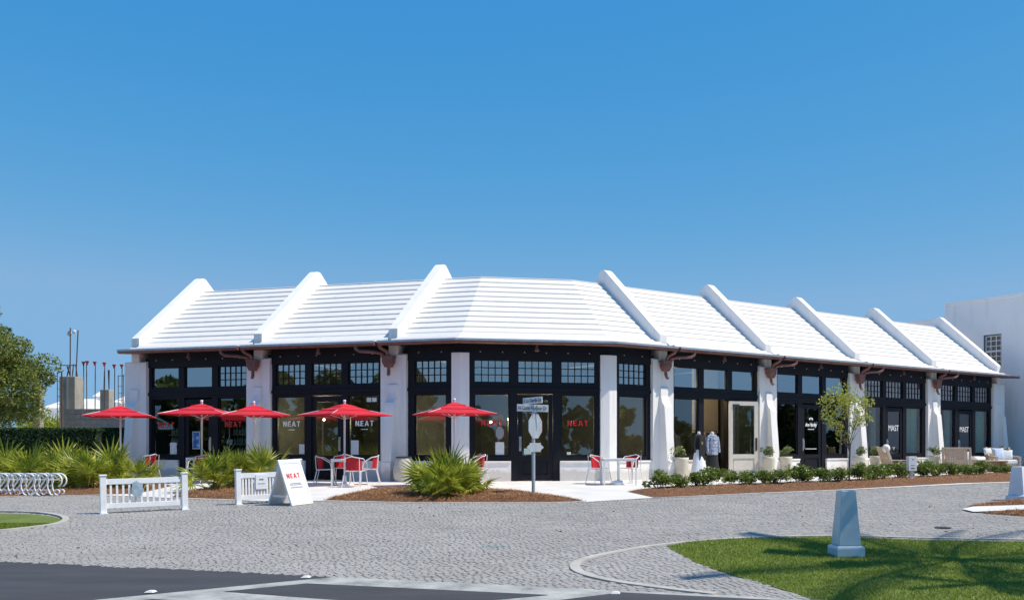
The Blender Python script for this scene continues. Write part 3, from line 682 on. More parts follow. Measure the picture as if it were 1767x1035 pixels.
# ---- things inside the shops
for k, (Fm, u, v, z) in enumerate(((FC, 1.6, 2.2, 1.95), (FC, 2.9, 1.6, 1.9), (FR, 3.0, 1.6, 3.2), (FR, 3.6, 1.3, 3.3), (FL, -5.6, 1.4, 1.95), (FC, 1.0, 1.6, 1.84), (FL, -3.4, 1.4, 1.9))):
    t_ = thing('pendant_lamp', ['glowing pendant bulb behind the corner door', 'glowing pendant bulb right of the corner door', 'left one of two warm bulbs in the upper window over the mannequins', 'right one of two warm bulbs in the upper window over the mannequins', 'glowing bulb inside the door under white lettering', 'glowing bulb beside the red lettering left of the corner door', 'glowing bulb beside the white lettering near the third umbrella'][k], 'lamp', Fm @ Vector((u, v, z)))
    MB().tube([(0, 0, .05), (0, 0, 3.9-z)], .006, 5).build('cord', M_dark, t_); MB().ball((0, 0, 0), .04, 8, 6).build('bulb', M_bulb, t_, smooth=True)
    pl_ = link(bpy.data.objects.new('bulb_light', bpy.data.lights.new('bulb_light', 'POINT'))); pl_.data.energy = 70 if k in (2, 3) else 70; pl_.data.color = (1, .78, .5); pl_.data.shadow_soft_size = .05; pl_.parent = t_; pl_.location = (0, 0, -.08)
bot = MB().lathe([(.035, 0), (.036, .14), (.014, .19), (.014, .25)], 8)
M_bottle = mat('pale_bottle', (.45, .50, .46), .25, .3, 7)
bme = bot.mesh('bottle', M_bottle, True); kk = 0
for (ua, ub, nb) in ((-11.2, -10.35, 8), (-8.7, -7.75, 8)):
    M = FL @ T(0, .75, 0); t_ = thing('display_shelf', 'dark shelf unit with bottles behind the %s red lettered window' % ('leftmost' if kk == 0 else 'second'), 'shelf', M @ Vector(((ua+ub)/2, 0, .03))); kk += 1
    L = T(*(-t_.location)) @ M
    for z in (.82, 1.14, 1.46): MB().box(ua, ub, 0, .28, z-.03, z, L).build('shelf_board', M_wood, t_)
    MB().box(ua-.04, ua, 0, .3, .0, 1.8, L).box(ub, ub+.04, 0, .3, .0, 1.8, L).build('upright', M_frame, t_)
    for z in (.82, 1.14, 1.46):
        for i in range(nb):
            o = link(bpy.data.objects.new('bottle', bme)); o.location = M @ Vector((ua+.06+(ub-ua-.1)*i/nb+random.uniform(0, .03), .1, z)); o.scale = (1, 1, random.uniform(.75, 1.1))
            tag(o, 'pale bottle on the shelves inside the windows with red lettering at the far end', 'bottle', 'bottles on the shop shelves')
def curtain(Fm, u0, u1, v, label):
    n = 24; pts = [(u0+(u1-u0)*i/n, v+.05*math.sin(i*1.9)+.015*math.sin(i*.7)) for i in range(n+1)]
    mb = MB(); mb.add([(x, y, .2) for x, y in pts] + [(x, y, 2.75) for x, y in pts], [(i, i+1, n+2+i, n+1+i) for i in range(n)], Fm)
    tag(mb.build('curtain', M_curtain, smooth=True), label, 'curtain')
p = PIL_R
curtain(FR, p[2]+HW+.85, p[2]+HW+1.15, .38, 'pale green curtain strip inside the window left of the nearer four letter door')
curtain(FR, p[3]-HW-1.0, p[3]-HW-.25, .38, 'pale green full length curtain right of the nearer four letter door')
curtain(FR, p[3]+HW+.8, p[3]+HW+1.2, .38, 'pale green curtain strip in the window left of the last door')
curtain(FR, p[4]-HW-1.15, p[4]-HW-.15, .38, 'pale green full length curtain in the last window of the row')
rk = thing('clothes_rack', 'dark clothes rack seen through the open shop door', 'rack', FR @ Vector((xs1[1]+1.5, 1.75, .03)), PHI+TR)
MB().tube([(-.6, 0, 0), (-.6, 0, 1.6), (.6, 0, 1.6), (.6, 0, 0)], .02, 6).build('rail', M_dark, rk)
for i in range(7): MB().box(-.5+i*.16, -.42+i*.16, -.22, .22, .7+.05*(i % 3), 1.52, None).build('garment', [M_black, M_knit, M_wood][i % 3], rk)

# ------------------------------------------------------------------ neighbour building on the far side
P8 = B + dR*21.9; qn = P8 + dR*1.45
FN = Matrix(((nR.x, dR.x, 0, qn.x), (nR.y, dR.y, 0, qn.y), (0, 0, 1, 0), (0, 0, 0, 1)))    # local x runs away from the viewer along the wall, y away from the shops
nb = thing('white_building', 'tall plain white rendered building behind the end of the shop row', 'building', (qn.x, qn.y, 0))
def np_(mb, name, m, parent=nb, **k): return mb.build(name, m, parent, world_xyz=(parent is nb), **k)
def wall_hole(mb, x0, x1, z0, z1, hx0, hx1, hz0, hz1, y0, y1):
    mb.box(x0, hx0, y0, y1, z0, z1, FN).box(hx1, x1, y0, y1, z0, z1, FN).box(hx0, hx1, y0, y1, z0, hz0, FN).box(hx0, hx1, y0, y1, hz1, z1, FN); return mb
def onN(px, y=0):
    k = (px-CX)/F_PX; o = FN @ Vector((0, y, 0)); d = FN.to_3x3() @ Vector((1, 0, 0)); return (k*o.y-o.x)/(d.x-k*d.y)
def zN(px, py): q = FN @ Vector((onN(px), 0, 0)); return HC + (HY-py)*q.y/F_PX
XE = onN(1630); ZH = zN(1630, 523); hx0, hx1 = onN(1728), onN(1697); hz1 = zN(1712, 577); hz0 = hz1-1.55
np_(wall_hole(MB(), -9, XE, 0, ZH-.12, hx0, hx1, hz0, hz1, 0, .35), 'wall', M_stucco)
np_(MB().box(-9, XE+.03, -.03, .4, ZH-.12, ZH, FN), 'coping', M_stucco, bevel=.01)
np_(MB().box(-9, XE, .4, 12, 0, ZH-.14, FN), 'rear_block', M_stucco); np_(MB().box(hx0-.05, hx1+.05, .355, .395, hz0-.05, hz1+.05, FN), 'room_shade_sheet', M_dark)  # thin dark sheet behind the pane, painted in for the room's shade
ZL = zN(1600, 551)
np_(MB().box(XE+.002, XE+7, .05, .4, 0, ZL-.1, FN), 'low_wall', M_stucco); np_(MB().box(XE+.032, XE+7, .0, .44, ZL-.1, ZL, FN), 'coping', M_stucco, bevel=.01)
wv = np_(MB().box(hx0, hx0+.05, .06, .16, hz0, hz1, FN).box(hx1-.05, hx1, .06, .16, hz0, hz1, FN).box(hx0+.05, hx1-.05, .06, .16, hz0, hz0+.05, FN).box(hx0+.05, hx1-.05, .06, .16, hz1-.05, hz1, FN), 'window', mat('teal_window_frame', (.015, .05, .07), .5, .1))
MB().add([(hx0+.05, .14, hz0+.05), (hx1-.05, .14, hz0+.05), (hx1-.05, .14, hz1-.05), (hx0+.05, .14, hz1-.05)], [(0, 1, 2, 3)], FN).build('pane', M_glass_d, wv)
hm = (hz0+hz1)/2
for i, (za, zb) in enumerate(((hm, hz1-.05), (hz0+.05, hm))):
    mb = MB(); w0, w1 = hx0+.05, hx1-.05; b = .018
    mb.box(w0, w0+.04, .09, .13, za, zb, FN).box(w1-.04, w1, .09, .13, za, zb, FN).box(w0, w1, .088, .132, za, za+.04, FN).box(w0, w1, .088, .132, zb-.04, zb, FN)
    for k in (1, 2): x = w0+(w1-w0)*k/3; mb.box(x-b, x+b, .10, .13, za+.04, zb-.04, FN); z = za+(zb-za)*k/3; mb.box(w0+.04, w1-.04, .103, .133, z-b, z+b, FN)
    mb.build('sash', M_white, wv)

# ------------------------------------------------------------------ vegetation builders
def leaf_quads(P, size, r, flat=.0, asp=.45):
    """One bent leaf (two triangles sharing a midrib, as one quad) at each point."""
    n = len(P); d = r.normal(size=(n, 3)); d[:, 2] *= (1-flat); d /= np.linalg.norm(d, axis=1)[:, None]
    u = r.normal(size=(n, 3)); u -= (u*d).sum(1)[:, None]*d; u /= np.linalg.norm(u, axis=1)[:, None]
    w = np.cross(d, u); L = (size*r.uniform(.6, 1.3, n))[:, None]; Wd = L*asp
    V = np.empty((n, 4, 3)); V[:, 0] = P - d*L*.5; V[:, 1] = P + u*Wd*.5 + w*L*.10; V[:, 2] = P + d*L*.5; V[:, 3] = P - u*Wd*.5 + w*L*.10
    return V.reshape(-1, 3), np.arange(n*4).reshape(n, 4)
def clumps(centres, rad, n, r, squash=.8):
    P = []
    for c, rr in zip(centres, rad):
        q = r.normal(size=(n, 3)); q /= np.linalg.norm(q, axis=1)[:, None]; q *= (r.uniform(.25, 1, n)**.5)[:, None]*rr; q[:, 2] *= squash; P.append(np.array(c) + q)
    return np.concatenate(P)
def limb(mb, a, b, r0, r1, bend=.1, seed=0, n=7):
    q = random.Random(seed); a, b = Vector(a), Vector(b); m = (a+b)/2 + Vector((q.uniform(-1, 1), q.uniform(-1, 1), q.uniform(-.3, .6)))*bend
    pts = []; rs = []
    for i in range(6): t = i/5; pts.append(a*(1-t)**2 + m*2*t*(1-t) + b*t*t); rs.append(r0*(1-t) + r1*t)
    mb.tube(pts, rs, n)

def tree(name, label, loc, h, trunk_h, spread, r0, lm, nclump, nleaf, lsize, seed, group=None, cz=.62, sq=.8, cat='tree', ell=(1, 1, .75)):
    r = np.random.default_rng(seed); t_ = thing(name, label, cat, loc, 0, group)
    cs = []
    while len(cs) < nclump:
        q = r.uniform(-1, 1, 3); k = np.linalg.norm(q)
        if .35 < k < 1: cs.append((q[0]*spread*ell[0], q[1]*spread*ell[1], trunk_h + (h-trunk_h)*(.52 + .46*q[2])))
    mb = MB(); limb(mb, (0, 0, -.05), (r.normal()*.03, 0, trunk_h), r0, r0*.75, r0*.6, seed, 9)
    top = (0, 0, trunk_h*.97); limb(mb, top, (0, 0, trunk_h+(h-trunk_h)*.6), r0*.75, r0*.15, .1, seed+1)
    for i, c in enumerate(cs):
        if i % 2 == 0: limb(mb, (0, 0, trunk_h*(.8+.2*r.random())), c, r0*.38, r0*.06, spread*.12, seed+i, 5)
    mb.build('trunk', M_bark, t_, smooth=True)
    rad = r.uniform(.6, 1.15, nclump)*spread*1.25/nclump**.33
    V, Fq = leaf_quads(clumps(cs, rad, nleaf, r, sq), lsize, r)
    o = link(bpy.data.objects.new('crown', np_mesh('crown', V, Fq, lm))); o.parent = t_
    return t_
tree('oak_tree', 'leafy green oak rising above the hedge at the far end', (-23.2, 34.5, 0), 6.15, .75, 2.3, .16, M_oak, 115, 470, .12, 21, ell=(1, .8, .8))
yt = G(1465, 833)
tree('young_tree', 'slender young tree with yellow green leaves in the mulch bed', yt, 3.02, 1.15, .72, .03, M_young, 34, 60, .085, 31, ell=(1.05, .9, .9))

# palmettos: fan fronds, each a part
def frond_mesh(seed, n=17, L=.46, span=R(205), pet=.55):
    r = random.Random(seed); mb = MB()
    mb.tube([(0, 0, 0), (pet*.5, 0, .02), (pet, 0, 0)], [.011, .008, .006], 4)
    for i in range(n):
        a = -span/2 + span*i/(n-1) + r.uniform(-.05, .05); l = L*(1-.35*abs(i/(n-1)-.5)*2)*r.uniform(.9, 1.08); w = .0225
        ca, sa = math.cos(a), math.sin(a); droop = r.uniform(.02, .12)
        def q(t, s, up): return (pet + ca*l*t - sa*s, sa*l*t + ca*s, up)
        mb.add([q(0, 0, 0), q(.4, w, .035), q(.45, 0, .02), q(.4, -w, .035), q(1, 0, -droop*l*1.5+.01)], [(0, 2, 1), (0, 3, 2), (1, 2, 4), (2, 3, 4)])
    return mb.mesh('frond', M_palmetto)
FRONDS = [frond_mesh(s, 15+s % 4, .47+.03*(s % 3), R(190+12*(s % 3)), .45+.05*(s % 3)) for s in range(6)]
def palmetto(loc, sc, n, label, seed, group='saw palmettos in the mulch beds'):
    r = random.Random(seed); t_ = thing('palmetto', label, 'palmetto', loc, 0, group)
    for i in range(n):
        o = link(bpy.data.objects.new('frond', FRONDS[r.randrange(6)])); o.parent = t_
        az = 6.283*(i*.382) + r.uniform(-.3, .3); el = R(r.uniform(10, 88)); k = sc*r.uniform(.75, 1.12)
        rad = .16*sc*r.random()
        o.location = (rad*math.cos(az), rad*math.sin(az), .02)
        o.rotation_euler = (Matrix.Rotation(az, 3, 'Z') @ Matrix.Rotation(-el, 3, 'Y') @ Matrix.Rotation(r.uniform(-.9, .9), 3, 'X')).to_euler(); o.scale = (k, k, k)
    MB().lathe([(.11*sc, 0), (.09*sc, .12*sc), (.03, .2*sc)], 8).build('stem', M_bark, t_, smooth=True)
    return t_
PX = [(-55, 843, .95, 22, 'palmetto beyond the bike rack, partly cut by the frame'), (10, 840, 1.0, 26, 'palmetto behind the middle of the bike rack'), (62, 842, 1.0, 26, 'palmetto with upright fans behind the end loop of the bike rack'), (105, 838, 1.05, 28, 'palmetto with a tall pale fan just past the bike rack'), (150, 843, .95, 26, 'palmetto in front of the end of the hedge'), (190, 840, 1.0, 28, 'palmetto behind the first post of the long picket barrier'), (232, 841, .85, 24, 'palmetto nearest the first white pillar'),
      (372, 843, .92, 30, 'palmetto on the nearer side of the bed between the picket barriers'), (408, 840, 1.0, 32, 'palmetto in the middle of the bed between the picket barriers'), (452, 840, .92, 26, 'palmetto behind the sandwich board'),
      (768, 854, .95, 62, 'large lone palmetto in the middle mulch bed'), (742, 858, .58, 14, 'low palmetto fans spilling over the front of the middle mulch bed'), (800, 851, .82, 24, 'small palmetto right beside the large lone one')]
for k, (x, y, s, n, l) in enumerate(PX): palmetto(G(x, y + 5) + Vector((0, 0, .03)), s*1.22, int(n*.8), l, 100+k)

# hedge screens
def hedge(name, label, x0, x1, y0, y1, z1, n, seed):
    r = np.random.default_rng(seed); t_ = thing(name, label, 'hedge', ((x0+x1)/2, (y0+y1)/2, 0)); cx, cy = (x0+x1)/2, (y0+y1)/2
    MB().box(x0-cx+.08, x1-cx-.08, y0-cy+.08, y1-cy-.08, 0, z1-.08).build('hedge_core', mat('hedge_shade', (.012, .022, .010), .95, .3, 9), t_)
    f = r.random(n); X = r.uniform(x0, x1, n); Y = np.where(f < .7, y0 + np.abs(r.normal(0, .06, n)), r.uniform(y0, y1, n)); Z = np.where(f < .7, r.uniform(.1, z1, n), z1 - np.abs(r.normal(0, .05, n)))
    V, Fq = leaf_quads(np.c_[X-cx, Y-cy, Z], .075, r, asp=.6); o = link(bpy.data.objects.new('foliage', np_mesh('foliage', V, Fq, M_hedge))); o.parent = t_
hx = lambda px, d: (px-CX)/F_PX*d
hedge('hedge', 'long clipped dark green hedge behind the palmettos', hx(-90, 31), hx(167, 31), 31, 31.5, HC+(HY-738)*31/F_PX, 16000, 41)
hedge('hedge', 'short darker hedge in the gap beside the first white pillar', hx(166, 33.2), hx(214, 33.2), 33.2, 33.6, HC+(HY-738)*33.2/F_PX, 3500, 42)

# shrubs in the right bed
def shrub_mesh(seed):
    r = np.random.default_rng(seed); cs = []
    for i in range(12): a = r.uniform(0, 6.28); k = r.uniform(0, .30); cs.append((k*math.cos(a), k*math.sin(a), r.uniform(.14, .42)*(1-.5*k)))
    V, Fq = leaf_quads(clumps(cs, r.uniform(.11, .18, 12), 85, r, .95), .075, r, asp=.5)
    return np_mesh('foliage', V, Fq, M_shrub)
SHM = [shrub_mesh(s) for s in (1, 2, 3, 4)]
stem_me = MB()
for a in range(5): stem_me.tube([(0, 0, -.03), (.10*math.cos(a*1.26), .10*math.sin(a*1.26), .2)], .008, 4)
STEM = stem_me.mesh('stem', M_bark)
SH = [(1138, 848, 25, 'low round shrub at the pointed end of the mulch bed'), (1172, 846.5, 22, 'low shrub below the first tall cream planter'), (1203, 844, 22, 'low shrub below the white skirted mannequin'), (1226, 843, 25, 'low shrub below the black skirted mannequin'), (1260, 840, 19, 'smallest shrub, alone below the open door'), (1293, 841, 22, 'shrub just past the open door'), (1318, 840.5, 22, 'shrub in front of the pair of cream planters, nearer end'), (1343, 840, 20, 'shrub in front of the pair of cream planters, farther end'),
      (1376, 837, 25, 'shrub under the script lettered door, nearer of two touching'), (1392, 836, 23, 'shrub under the script lettered door, farther of two touching'), (1420, 837, 22, 'separate round shrub between the script lettered door and the young tree'), (1448, 836, 20, 'shrub right before the trunk of the young tree'), (1484, 834, 24, 'first shrub past the trunk of the young tree'), (1503, 832, 24, 'second shrub past the trunk of the young tree'), (1524, 831, 22, 'third shrub past the trunk, under the wooden chair back'), (1546, 829.5, 22, 'shrub under the arm of the wooden chair'),
      (1562, 829, 18, 'small shrub beside the post of the white box sign'), (1592, 827, 26, 'shrub with upright shoots past the white box sign'), (1618, 826, 20, 'shrub below the last visible cream planter'), (1636, 825, 18, 'shrub under the back of the slatted armchair'), (1650, 824.5, 15, 'tiny shrub under the arm of the slatted armchair'), (1667, 824, 18, 'shrub between the slatted armchair and the low table'), (1692, 823, 21, 'round shrub in front of the low table'), (1718, 820, 12, 'thin low shrub in front of the cushioned armchair'), (1736, 820.5, 13, 'last low shrub beside the far obelisk')]
for k, (x, y, h, l) in enumerate(SH):
    g = G(x, y); t_ = thing('shrub', l, 'shrub', g + Vector((0, 0, .06)), k*1.3, 'shrubs in the long mulch bed'); s = h*g.y/F_PX/.46
    for nm, me in (('foliage', SHM[k % 4]), ('stem', STEM)): o = link(bpy.data.objects.new(nm, me)); o.parent = t_
    t_.scale = (s*1.42, s*1.3, s*1.18)

# palms: the crowns throw the shadows on the median lawn
def palm_frond(seed, L=3.2):
    r = random.Random(seed); mb = MB(); pts = [Vector((L*t*math.cos(.30-.75*t), 0, L*t*math.sin(.30-.75*t)*.9)) for t in [i/10 for i in range(11)]]
    mb.tube(pts, [.035*(1-i/11)+.006 for i in range(11)], 4)
    for i in range(36):
        t = .14 + .86*i/36; k = min(int(t*10), 9); p_ = pts[k].lerp(pts[k+1], t*10-k); l = .36*math.sin(math.pi*(.15+.8*t))+.08
        for sgn in (-1, 1):
            d = Vector((.55, sgn*.85, -.18-.25*r.random())).normalized()*l; w = Vector((.026, 0, .004))
            mb.add([p_-w, p_+w, p_+d*.6+w*.8-Vector((0,0,.02)), p_+d-Vector((0,0,.10*l)), p_+d*.6-w*.8-Vector((0,0,.02))], [(0, 1, 2, 4), (4, 2, 3)])
    return mb.mesh('palm_frond', M_palm)
PF = [palm_frond(s) for s in range(3)]
def palm(loc, h, label, seed, n=20, sc=1.0):
    r = random.Random(seed); t_ = thing('palm_tree', label, 'palm', loc, 0, 'palms round the median')
    lean = (r.uniform(-.3, .3), r.uniform(-.3, .3))
    pts = [(lean[0]*(i/8)**2, lean[1]*(i/8)**2, h*i/8) for i in range(9)]
    MB().tube([(0, 0, -.1)] + pts[1:], [.24, .19, .165, .155, .15, .15, .155, .165, .17], 10).build('trunk', M_bark, t_, smooth=True)
    for i in range(n):
        o = link(bpy.data.objects.new('palm_frond', PF[i % 3])); o.parent = t_; o.location = (lean[0], lean[1], h)
        o.rotation_euler = (Matrix.Rotation(i*2.4+r.uniform(-.2, .2), 3, 'Z') @ Matrix.Rotation(R(r.uniform(-35, 28)), 3, 'Y')).to_euler(); k = sc*r.uniform(.85, 1.1); o.scale = (k, k, k)
def shade_from(px, py, h): g = G(px, py); return Vector((g.x + SUNV.x/SUNV.z*h, g.y + SUNV.y/SUNV.z*h, zg(g.y)))
palm(shade_from(1660, 968, 8.8), 8.8, 'palm shading the median lawn beside the obelisk', 64, 15, 1.3)
palm(shade_from(1660, 1003, 6.2), 6.2, 'lower palm shading the near end of the median lawn', 62, 14, .42)
for k, (x, y, h) in enumerate(((-16, -14, 10), (-7.5, -9, 11), (3.5, -16, 10.5))): palm(Vector((x, y, -1)), h, ['palm across the road mirrored in the far windows', 'palm across the road mirrored in the middle windows', 'palm across the road mirrored in the corner windows'][k], 70+k, 16)
# wooded belt across the road, mirrored in the shop windows
r = np.random.default_rng(77); cs = []; rad = []
BELT = [(-60, 60), (-50, -22), (0, -33), (50, -22), (54, 30), (66, 48)]
pts_ = [Vector(a).lerp(Vector(b), t) for a, b in zip(BELT[:-1], BELT[1:]) for t in np.arange(0, 1, 2.3/(Vector(b)-Vector(a)).length)]
for x, p_ in enumerate(pts_):
    x *= 2.3
    hgt = 5.0 + 1.2*math.sin(x*.21) + 1.1*math.sin(x*.53+1) + r.uniform(-.9, 1.2) + (2.4 if p_.y > -14 and p_.x < 0 else 0)
    for k in range(5): cs.append((p_.x + r.normal(0, .9), p_.y + r.normal(0, 1.0), -1.2 + hgt*(k+.5)/5)); rad.append(r.uniform(1.0, 1.7))
V, Fq = leaf_quads(clumps(cs, rad, 190, r, .8), .75, r, asp=.6)
tag(link(bpy.data.objects.new('wooded_belt', np_mesh('wooded_belt', V, Fq, M_belt))), 'dark belt of trees across the road, seen mirrored in the shop glass', 'trees', kind='stuff')

# ------------------------------------------------------------------ construction yard behind the hedge
def at(px, py, d): return Vector(((px-CX)/F_PX*d, d, HC + (HY-py)*d/F_PX))
def column(px, w, ytop, d, label, rods):
    p_ = at(px, ytop, d); t_ = thing('concrete_column', label, 'column', (p_.x, d, 0)); W = w*d/F_PX
    MB().box(-W/2, W/2, -W/2, W/2, 0, p_.z).build('shaft', M_conc, t_, bevel=.02)
    MB().box(-W*.06, W*.06, -W/2-.012, -W/2+.002, .3, p_.z-.02).build('form_seam', M_mortar, t_)
    for x, yt_ in rods:
        q = at(x, yt_, d); MB().tube([(q.x-p_.x, random.uniform(-.3, .3)*W, p_.z-.1), (q.x-p_.x, random.uniform(-.3, .3)*W, q.z)], .022, 5).build('rebar', M_rebar, t_)
    return t_
c1 = column(123.5, 27, 650, 38, 'bare concrete column topped with bars, beside the oak', [(116, 630), (119, 632), (124, 566), (127, 628), (133, 629), (135.5, 570)])
MB().box(-.48, .2, -.02, .02, HC+(HY-629.5)*38/F_PX-.03, HC+(HY-629.5)*38/F_PX).build('plank', M_rebar, c1)
q = at(124, 573, 38); MB().ball((q.x-c1.location.x-.07, -.05, q.z-.06), (.09, .06, .12), 8, 6).ball((q.x-c1.location.x+.12, -.05, q.z), (.07, .05, .09), 8, 6).build('white_bag', M_white, c1)
column(184.5, 16, 672, 40, 'shorter concrete column beside the first umbrella', [(180, 640), (186, 638), (188, 638)])
for k, (x, yt_) in enumerate(((144, 628), (150.5, 627), (163.5, 628), (180, 629.5), (197, 633), (210, 633), (224, 635))):
    d = 39.3; q = at(x, yt_, d); t_ = thing('rebar_post', ['capped steel bar right beside the tall concrete column', 'second capped steel bar from the tall concrete column', 'lone capped steel bar midway between the two concrete columns', 'capped steel bar in front of the shorter concrete column', 'first capped steel bar past the shorter concrete column', 'capped steel bar above the peak of the first umbrella', 'capped steel bar touching the first white pillar'][k], 'steel bar', (q.x, d, 0), 0, 'capped steel bars in the building yard')
    MB().tube([(0, 0, 0), (random.uniform(-.03, .03), 0, q.z)], .018, 5).build('bar', M_rebar, t_); MB().lathe([(.03, q.z-.06), (.035, q.z), (.075, q.z+.07), (.075, q.z+.10)], 8).build('cap', M_cap, t_)
def cage(x0, x1, yt_, d, label):
    a, b = at(x0, yt_, d), at(x1, yt_, d); t_ = thing('rebar_cage', label, 'steel cage', (a.x, d, 0)); w = b.x-a.x
    for i in range(3): MB().tube([(w*i/2, .1*(i % 2), 0), (w*i/2, .1*(i % 2), a.z)], .016, 4).build('bar', M_rebar, t_)
    for z in np.arange(.4, a.z-.2, .28): MB().tube([(0, 0, z), (w/2, .1, z), (w, 0, z)], .010, 4).build('tie', M_rebar, t_)
    MB().tube([(0, 0, a.z), (w*.9, 0, a.z), (w*1.4, 0, a.z+.05)], .014, 4).build('hook', M_rebar, t_)
cage(99, 107, 641, 36.5, 'tied steel cage between the oak and the tall concrete column'); cage(204, 213, 648, 39.5, 'tied steel cage beyond the first umbrella')
wl0 = at(111, 705, 37); wl1 = at(262, 705, 37); bw = thing('block_wall', 'unfinished grey concrete block wall behind the hedge', 'wall', (wl0.x, 37, 0)); Lw = wl1.x - wl0.x
MB().box(.01, Lw, .02, .18, 0, wl0.z-.01).build('mortar', M_mortar, bw)
blk = MB().box(.006, .394, 0, .2, .006, .194).mesh('block', M_cmu)
nrow = int(wl0.z/.2)
for j in range(nrow):
    z = wl0.z - .2*(j+1)
    if z < 1.2: break
    for i in range(int(Lw/.4)):
        o = link(bpy.data.objects.new('block', blk)); o.parent = bw; o.location = (i*.4 + (.2 if j % 2 else 0), random.uniform(-.004, .004), z)
# far white houses
def house(px0, px1, ytop, yeave, d, label, chimney=None):
    a, b = at(px0, yeave, d), at(px1, yeave, d); t_ = thing('white_house', label, 'house', ((a.x+b.x)/2, d, 0)); w = (b.x-a.x)/2; zr = at(px0, ytop, d).z
    MB().box(-w, w, 0, 8, 0, a.z).build('wall', M_stucco, t_); MB().prism_x([(-.3, a.z), (4, zr), (8.3, a.z)], -w-.2, w+.2).build('roof', M_roof, t_)
    if chimney:
        c0, c1_, ct = chimney; p0, p1 = at(c0, ct, d), at(c1_, ct, d); x0, x1 = p0.x-t_.location.x, p1.x-t_.location.x
        MB().box(x0, x1, 2, 3, a.z-.5, p0.z-.5).add([(x0-.1, 1.9, p0.z-.5), (x1+.1, 1.9, p0.z-.5), (x1+.1, 3.1, p0.z-.5), (x0-.1, 3.1, p0.z-.5), ((x0+x1)/2, 2.5, p0.z)], [(0, 1, 4), (1, 2, 4), (2, 3, 4), (3, 0, 4)]).build('chimney', M_stucco, t_)
house(76, 118, 684, 704, 85, 'far white roofed house glimpsed beside the oak')
house(138, 172, 702, 712, 88, 'far white house with a capped chimney', (141, 153, 672)); house(200, 240, 668, 694, 80, 'far white gabled house past the second concrete column')
pc = at(66, 668, 36); t_ = thing('concrete_column', 'pale concrete pier mostly hidden behind the oak', 'column', (pc.x, 36, 0)); MB().box(-.13, .13, -.13, .13, 0, pc.z).build('shaft', M_conc, t_, bevel=.01); MB().box(-.15, .15, -.15, .15, pc.z, pc.z+.05).build('cap', M_conc, t_)
pt_ = at(92, 735, 42); palmetto(Vector((pt_.x, 42, .6)), 2.2, 16, 'arching palm fronds between the oak and the steel cage', 140, 'palms in the building yard')

# ------------------------------------------------------------------ terrace furniture
def umbrella(px, ytop, d, rz, label, hem=.30):
    z = HC + (HY-ytop)*d/F_PX; x = (px-CX)/F_PX*d
    t_ = thing('parasol', label, 'umbrella', (x, d, zg(d)), rz, 'red parasols over the terrace'); S = .93; ze = z-.14-hem+.02
    MB().tube([(0, 0, .05), (0, 0, z-.12)], .026, 10).build('pole', M_white, t_, smooth=True)
    MB().lathe([(.26, .01), (.26, .05), (.06, .08), (.05, .28)], 16).build('base', M_white, t_)
    MB().lathe([(.02, z-.14), (.035, z-.10), (.03, z-.06), (.045, z-.03), (.03, z)], 10).build('finial', M_white, t_, smooth=True)
    def panel(k, r0, r1, z0, z1, sag, fl, nm):
        a0, a1 = R(45+90*k), R(135+90*k); n = 8; m = 6; vv = []
        for j in range(m+1):
            tj = j/m; rr = r0 + (r1-r0)*tj; zz = z0 + (z1-z0)*tj
            for i in range(n+1):
                s = i/n; p0 = Vector((math.cos(a0), math.sin(a0)))*rr*1.414; p1 = Vector((math.cos(a1), math.sin(a1)))*rr*1.414
                q = p0.lerp(p1, s); b = math.sin(math.pi*s); vv.append((q.x*(1-.045*b*tj), q.y*(1-.045*b*tj), zz - sag*b*tj*(1-tj*.6) + fl*b*tj*.35))
        fs = [(j*(n+1)+i, j*(n+1)+i+1, (j+1)*(n+1)+i+1, (j+1)*(n+1)+i) for j in range(m) for i in range(n)]
        nb_ = len(vv)
        e0 = [vv[m*(n+1)+i] for i in range(n+1)]; vv += [(x_, y_, z_-.03 if nm == 'canopy_panel' else z_-.025) for x_, y_, z_ in e0]
        fs += [(m*(n+1)+i, m*(n+1)+i+1, nb_+i+1, nb_+i) for i in range(n)]
        MB().add(vv, fs).build(nm, M_red_canopy, t_, smooth=True)
    for k in range(4):
        panel(k, .30, S, z-.255, ze, .05, .06, 'canopy_panel'); panel(k, .14, .50, z-.165, z-.29, .02, .03, 'vent_flap'); panel(k, .0, .25, z-.10, z-.185, .01, .01, 'canopy_top')
        a = R(45+90*k); MB().tube([(0, 0, z-.15), (math.cos(a)*S*1.40, math.sin(a)*S*1.40, ze-.005)], .009, 5).build('rib', M_white, t_)
        MB().tube([(0, 0, ze-.12), (math.cos(a)*S*.75, math.sin(a)*S*.75, z-.15-(hem)*.53)], .008, 5).build('strut', M_white, t_)
    return t_
umbrella(208, 694, 30.1, R(22), 'first red parasol, in front of the first white pillar')
umbrella(348, 690, 28.6, R(8), 'red parasol in front of the door with the blue poster')
umbrella(438, 692, 28.9, R(25), 'red parasol in front of the second white pillar')
umbrella(594.5, 688, 27.3, R(47), 'red parasol over the table with four chairs')
umbrella(784, 684, 26.6, R(25), 'red parasol rising behind the large lone palmetto')

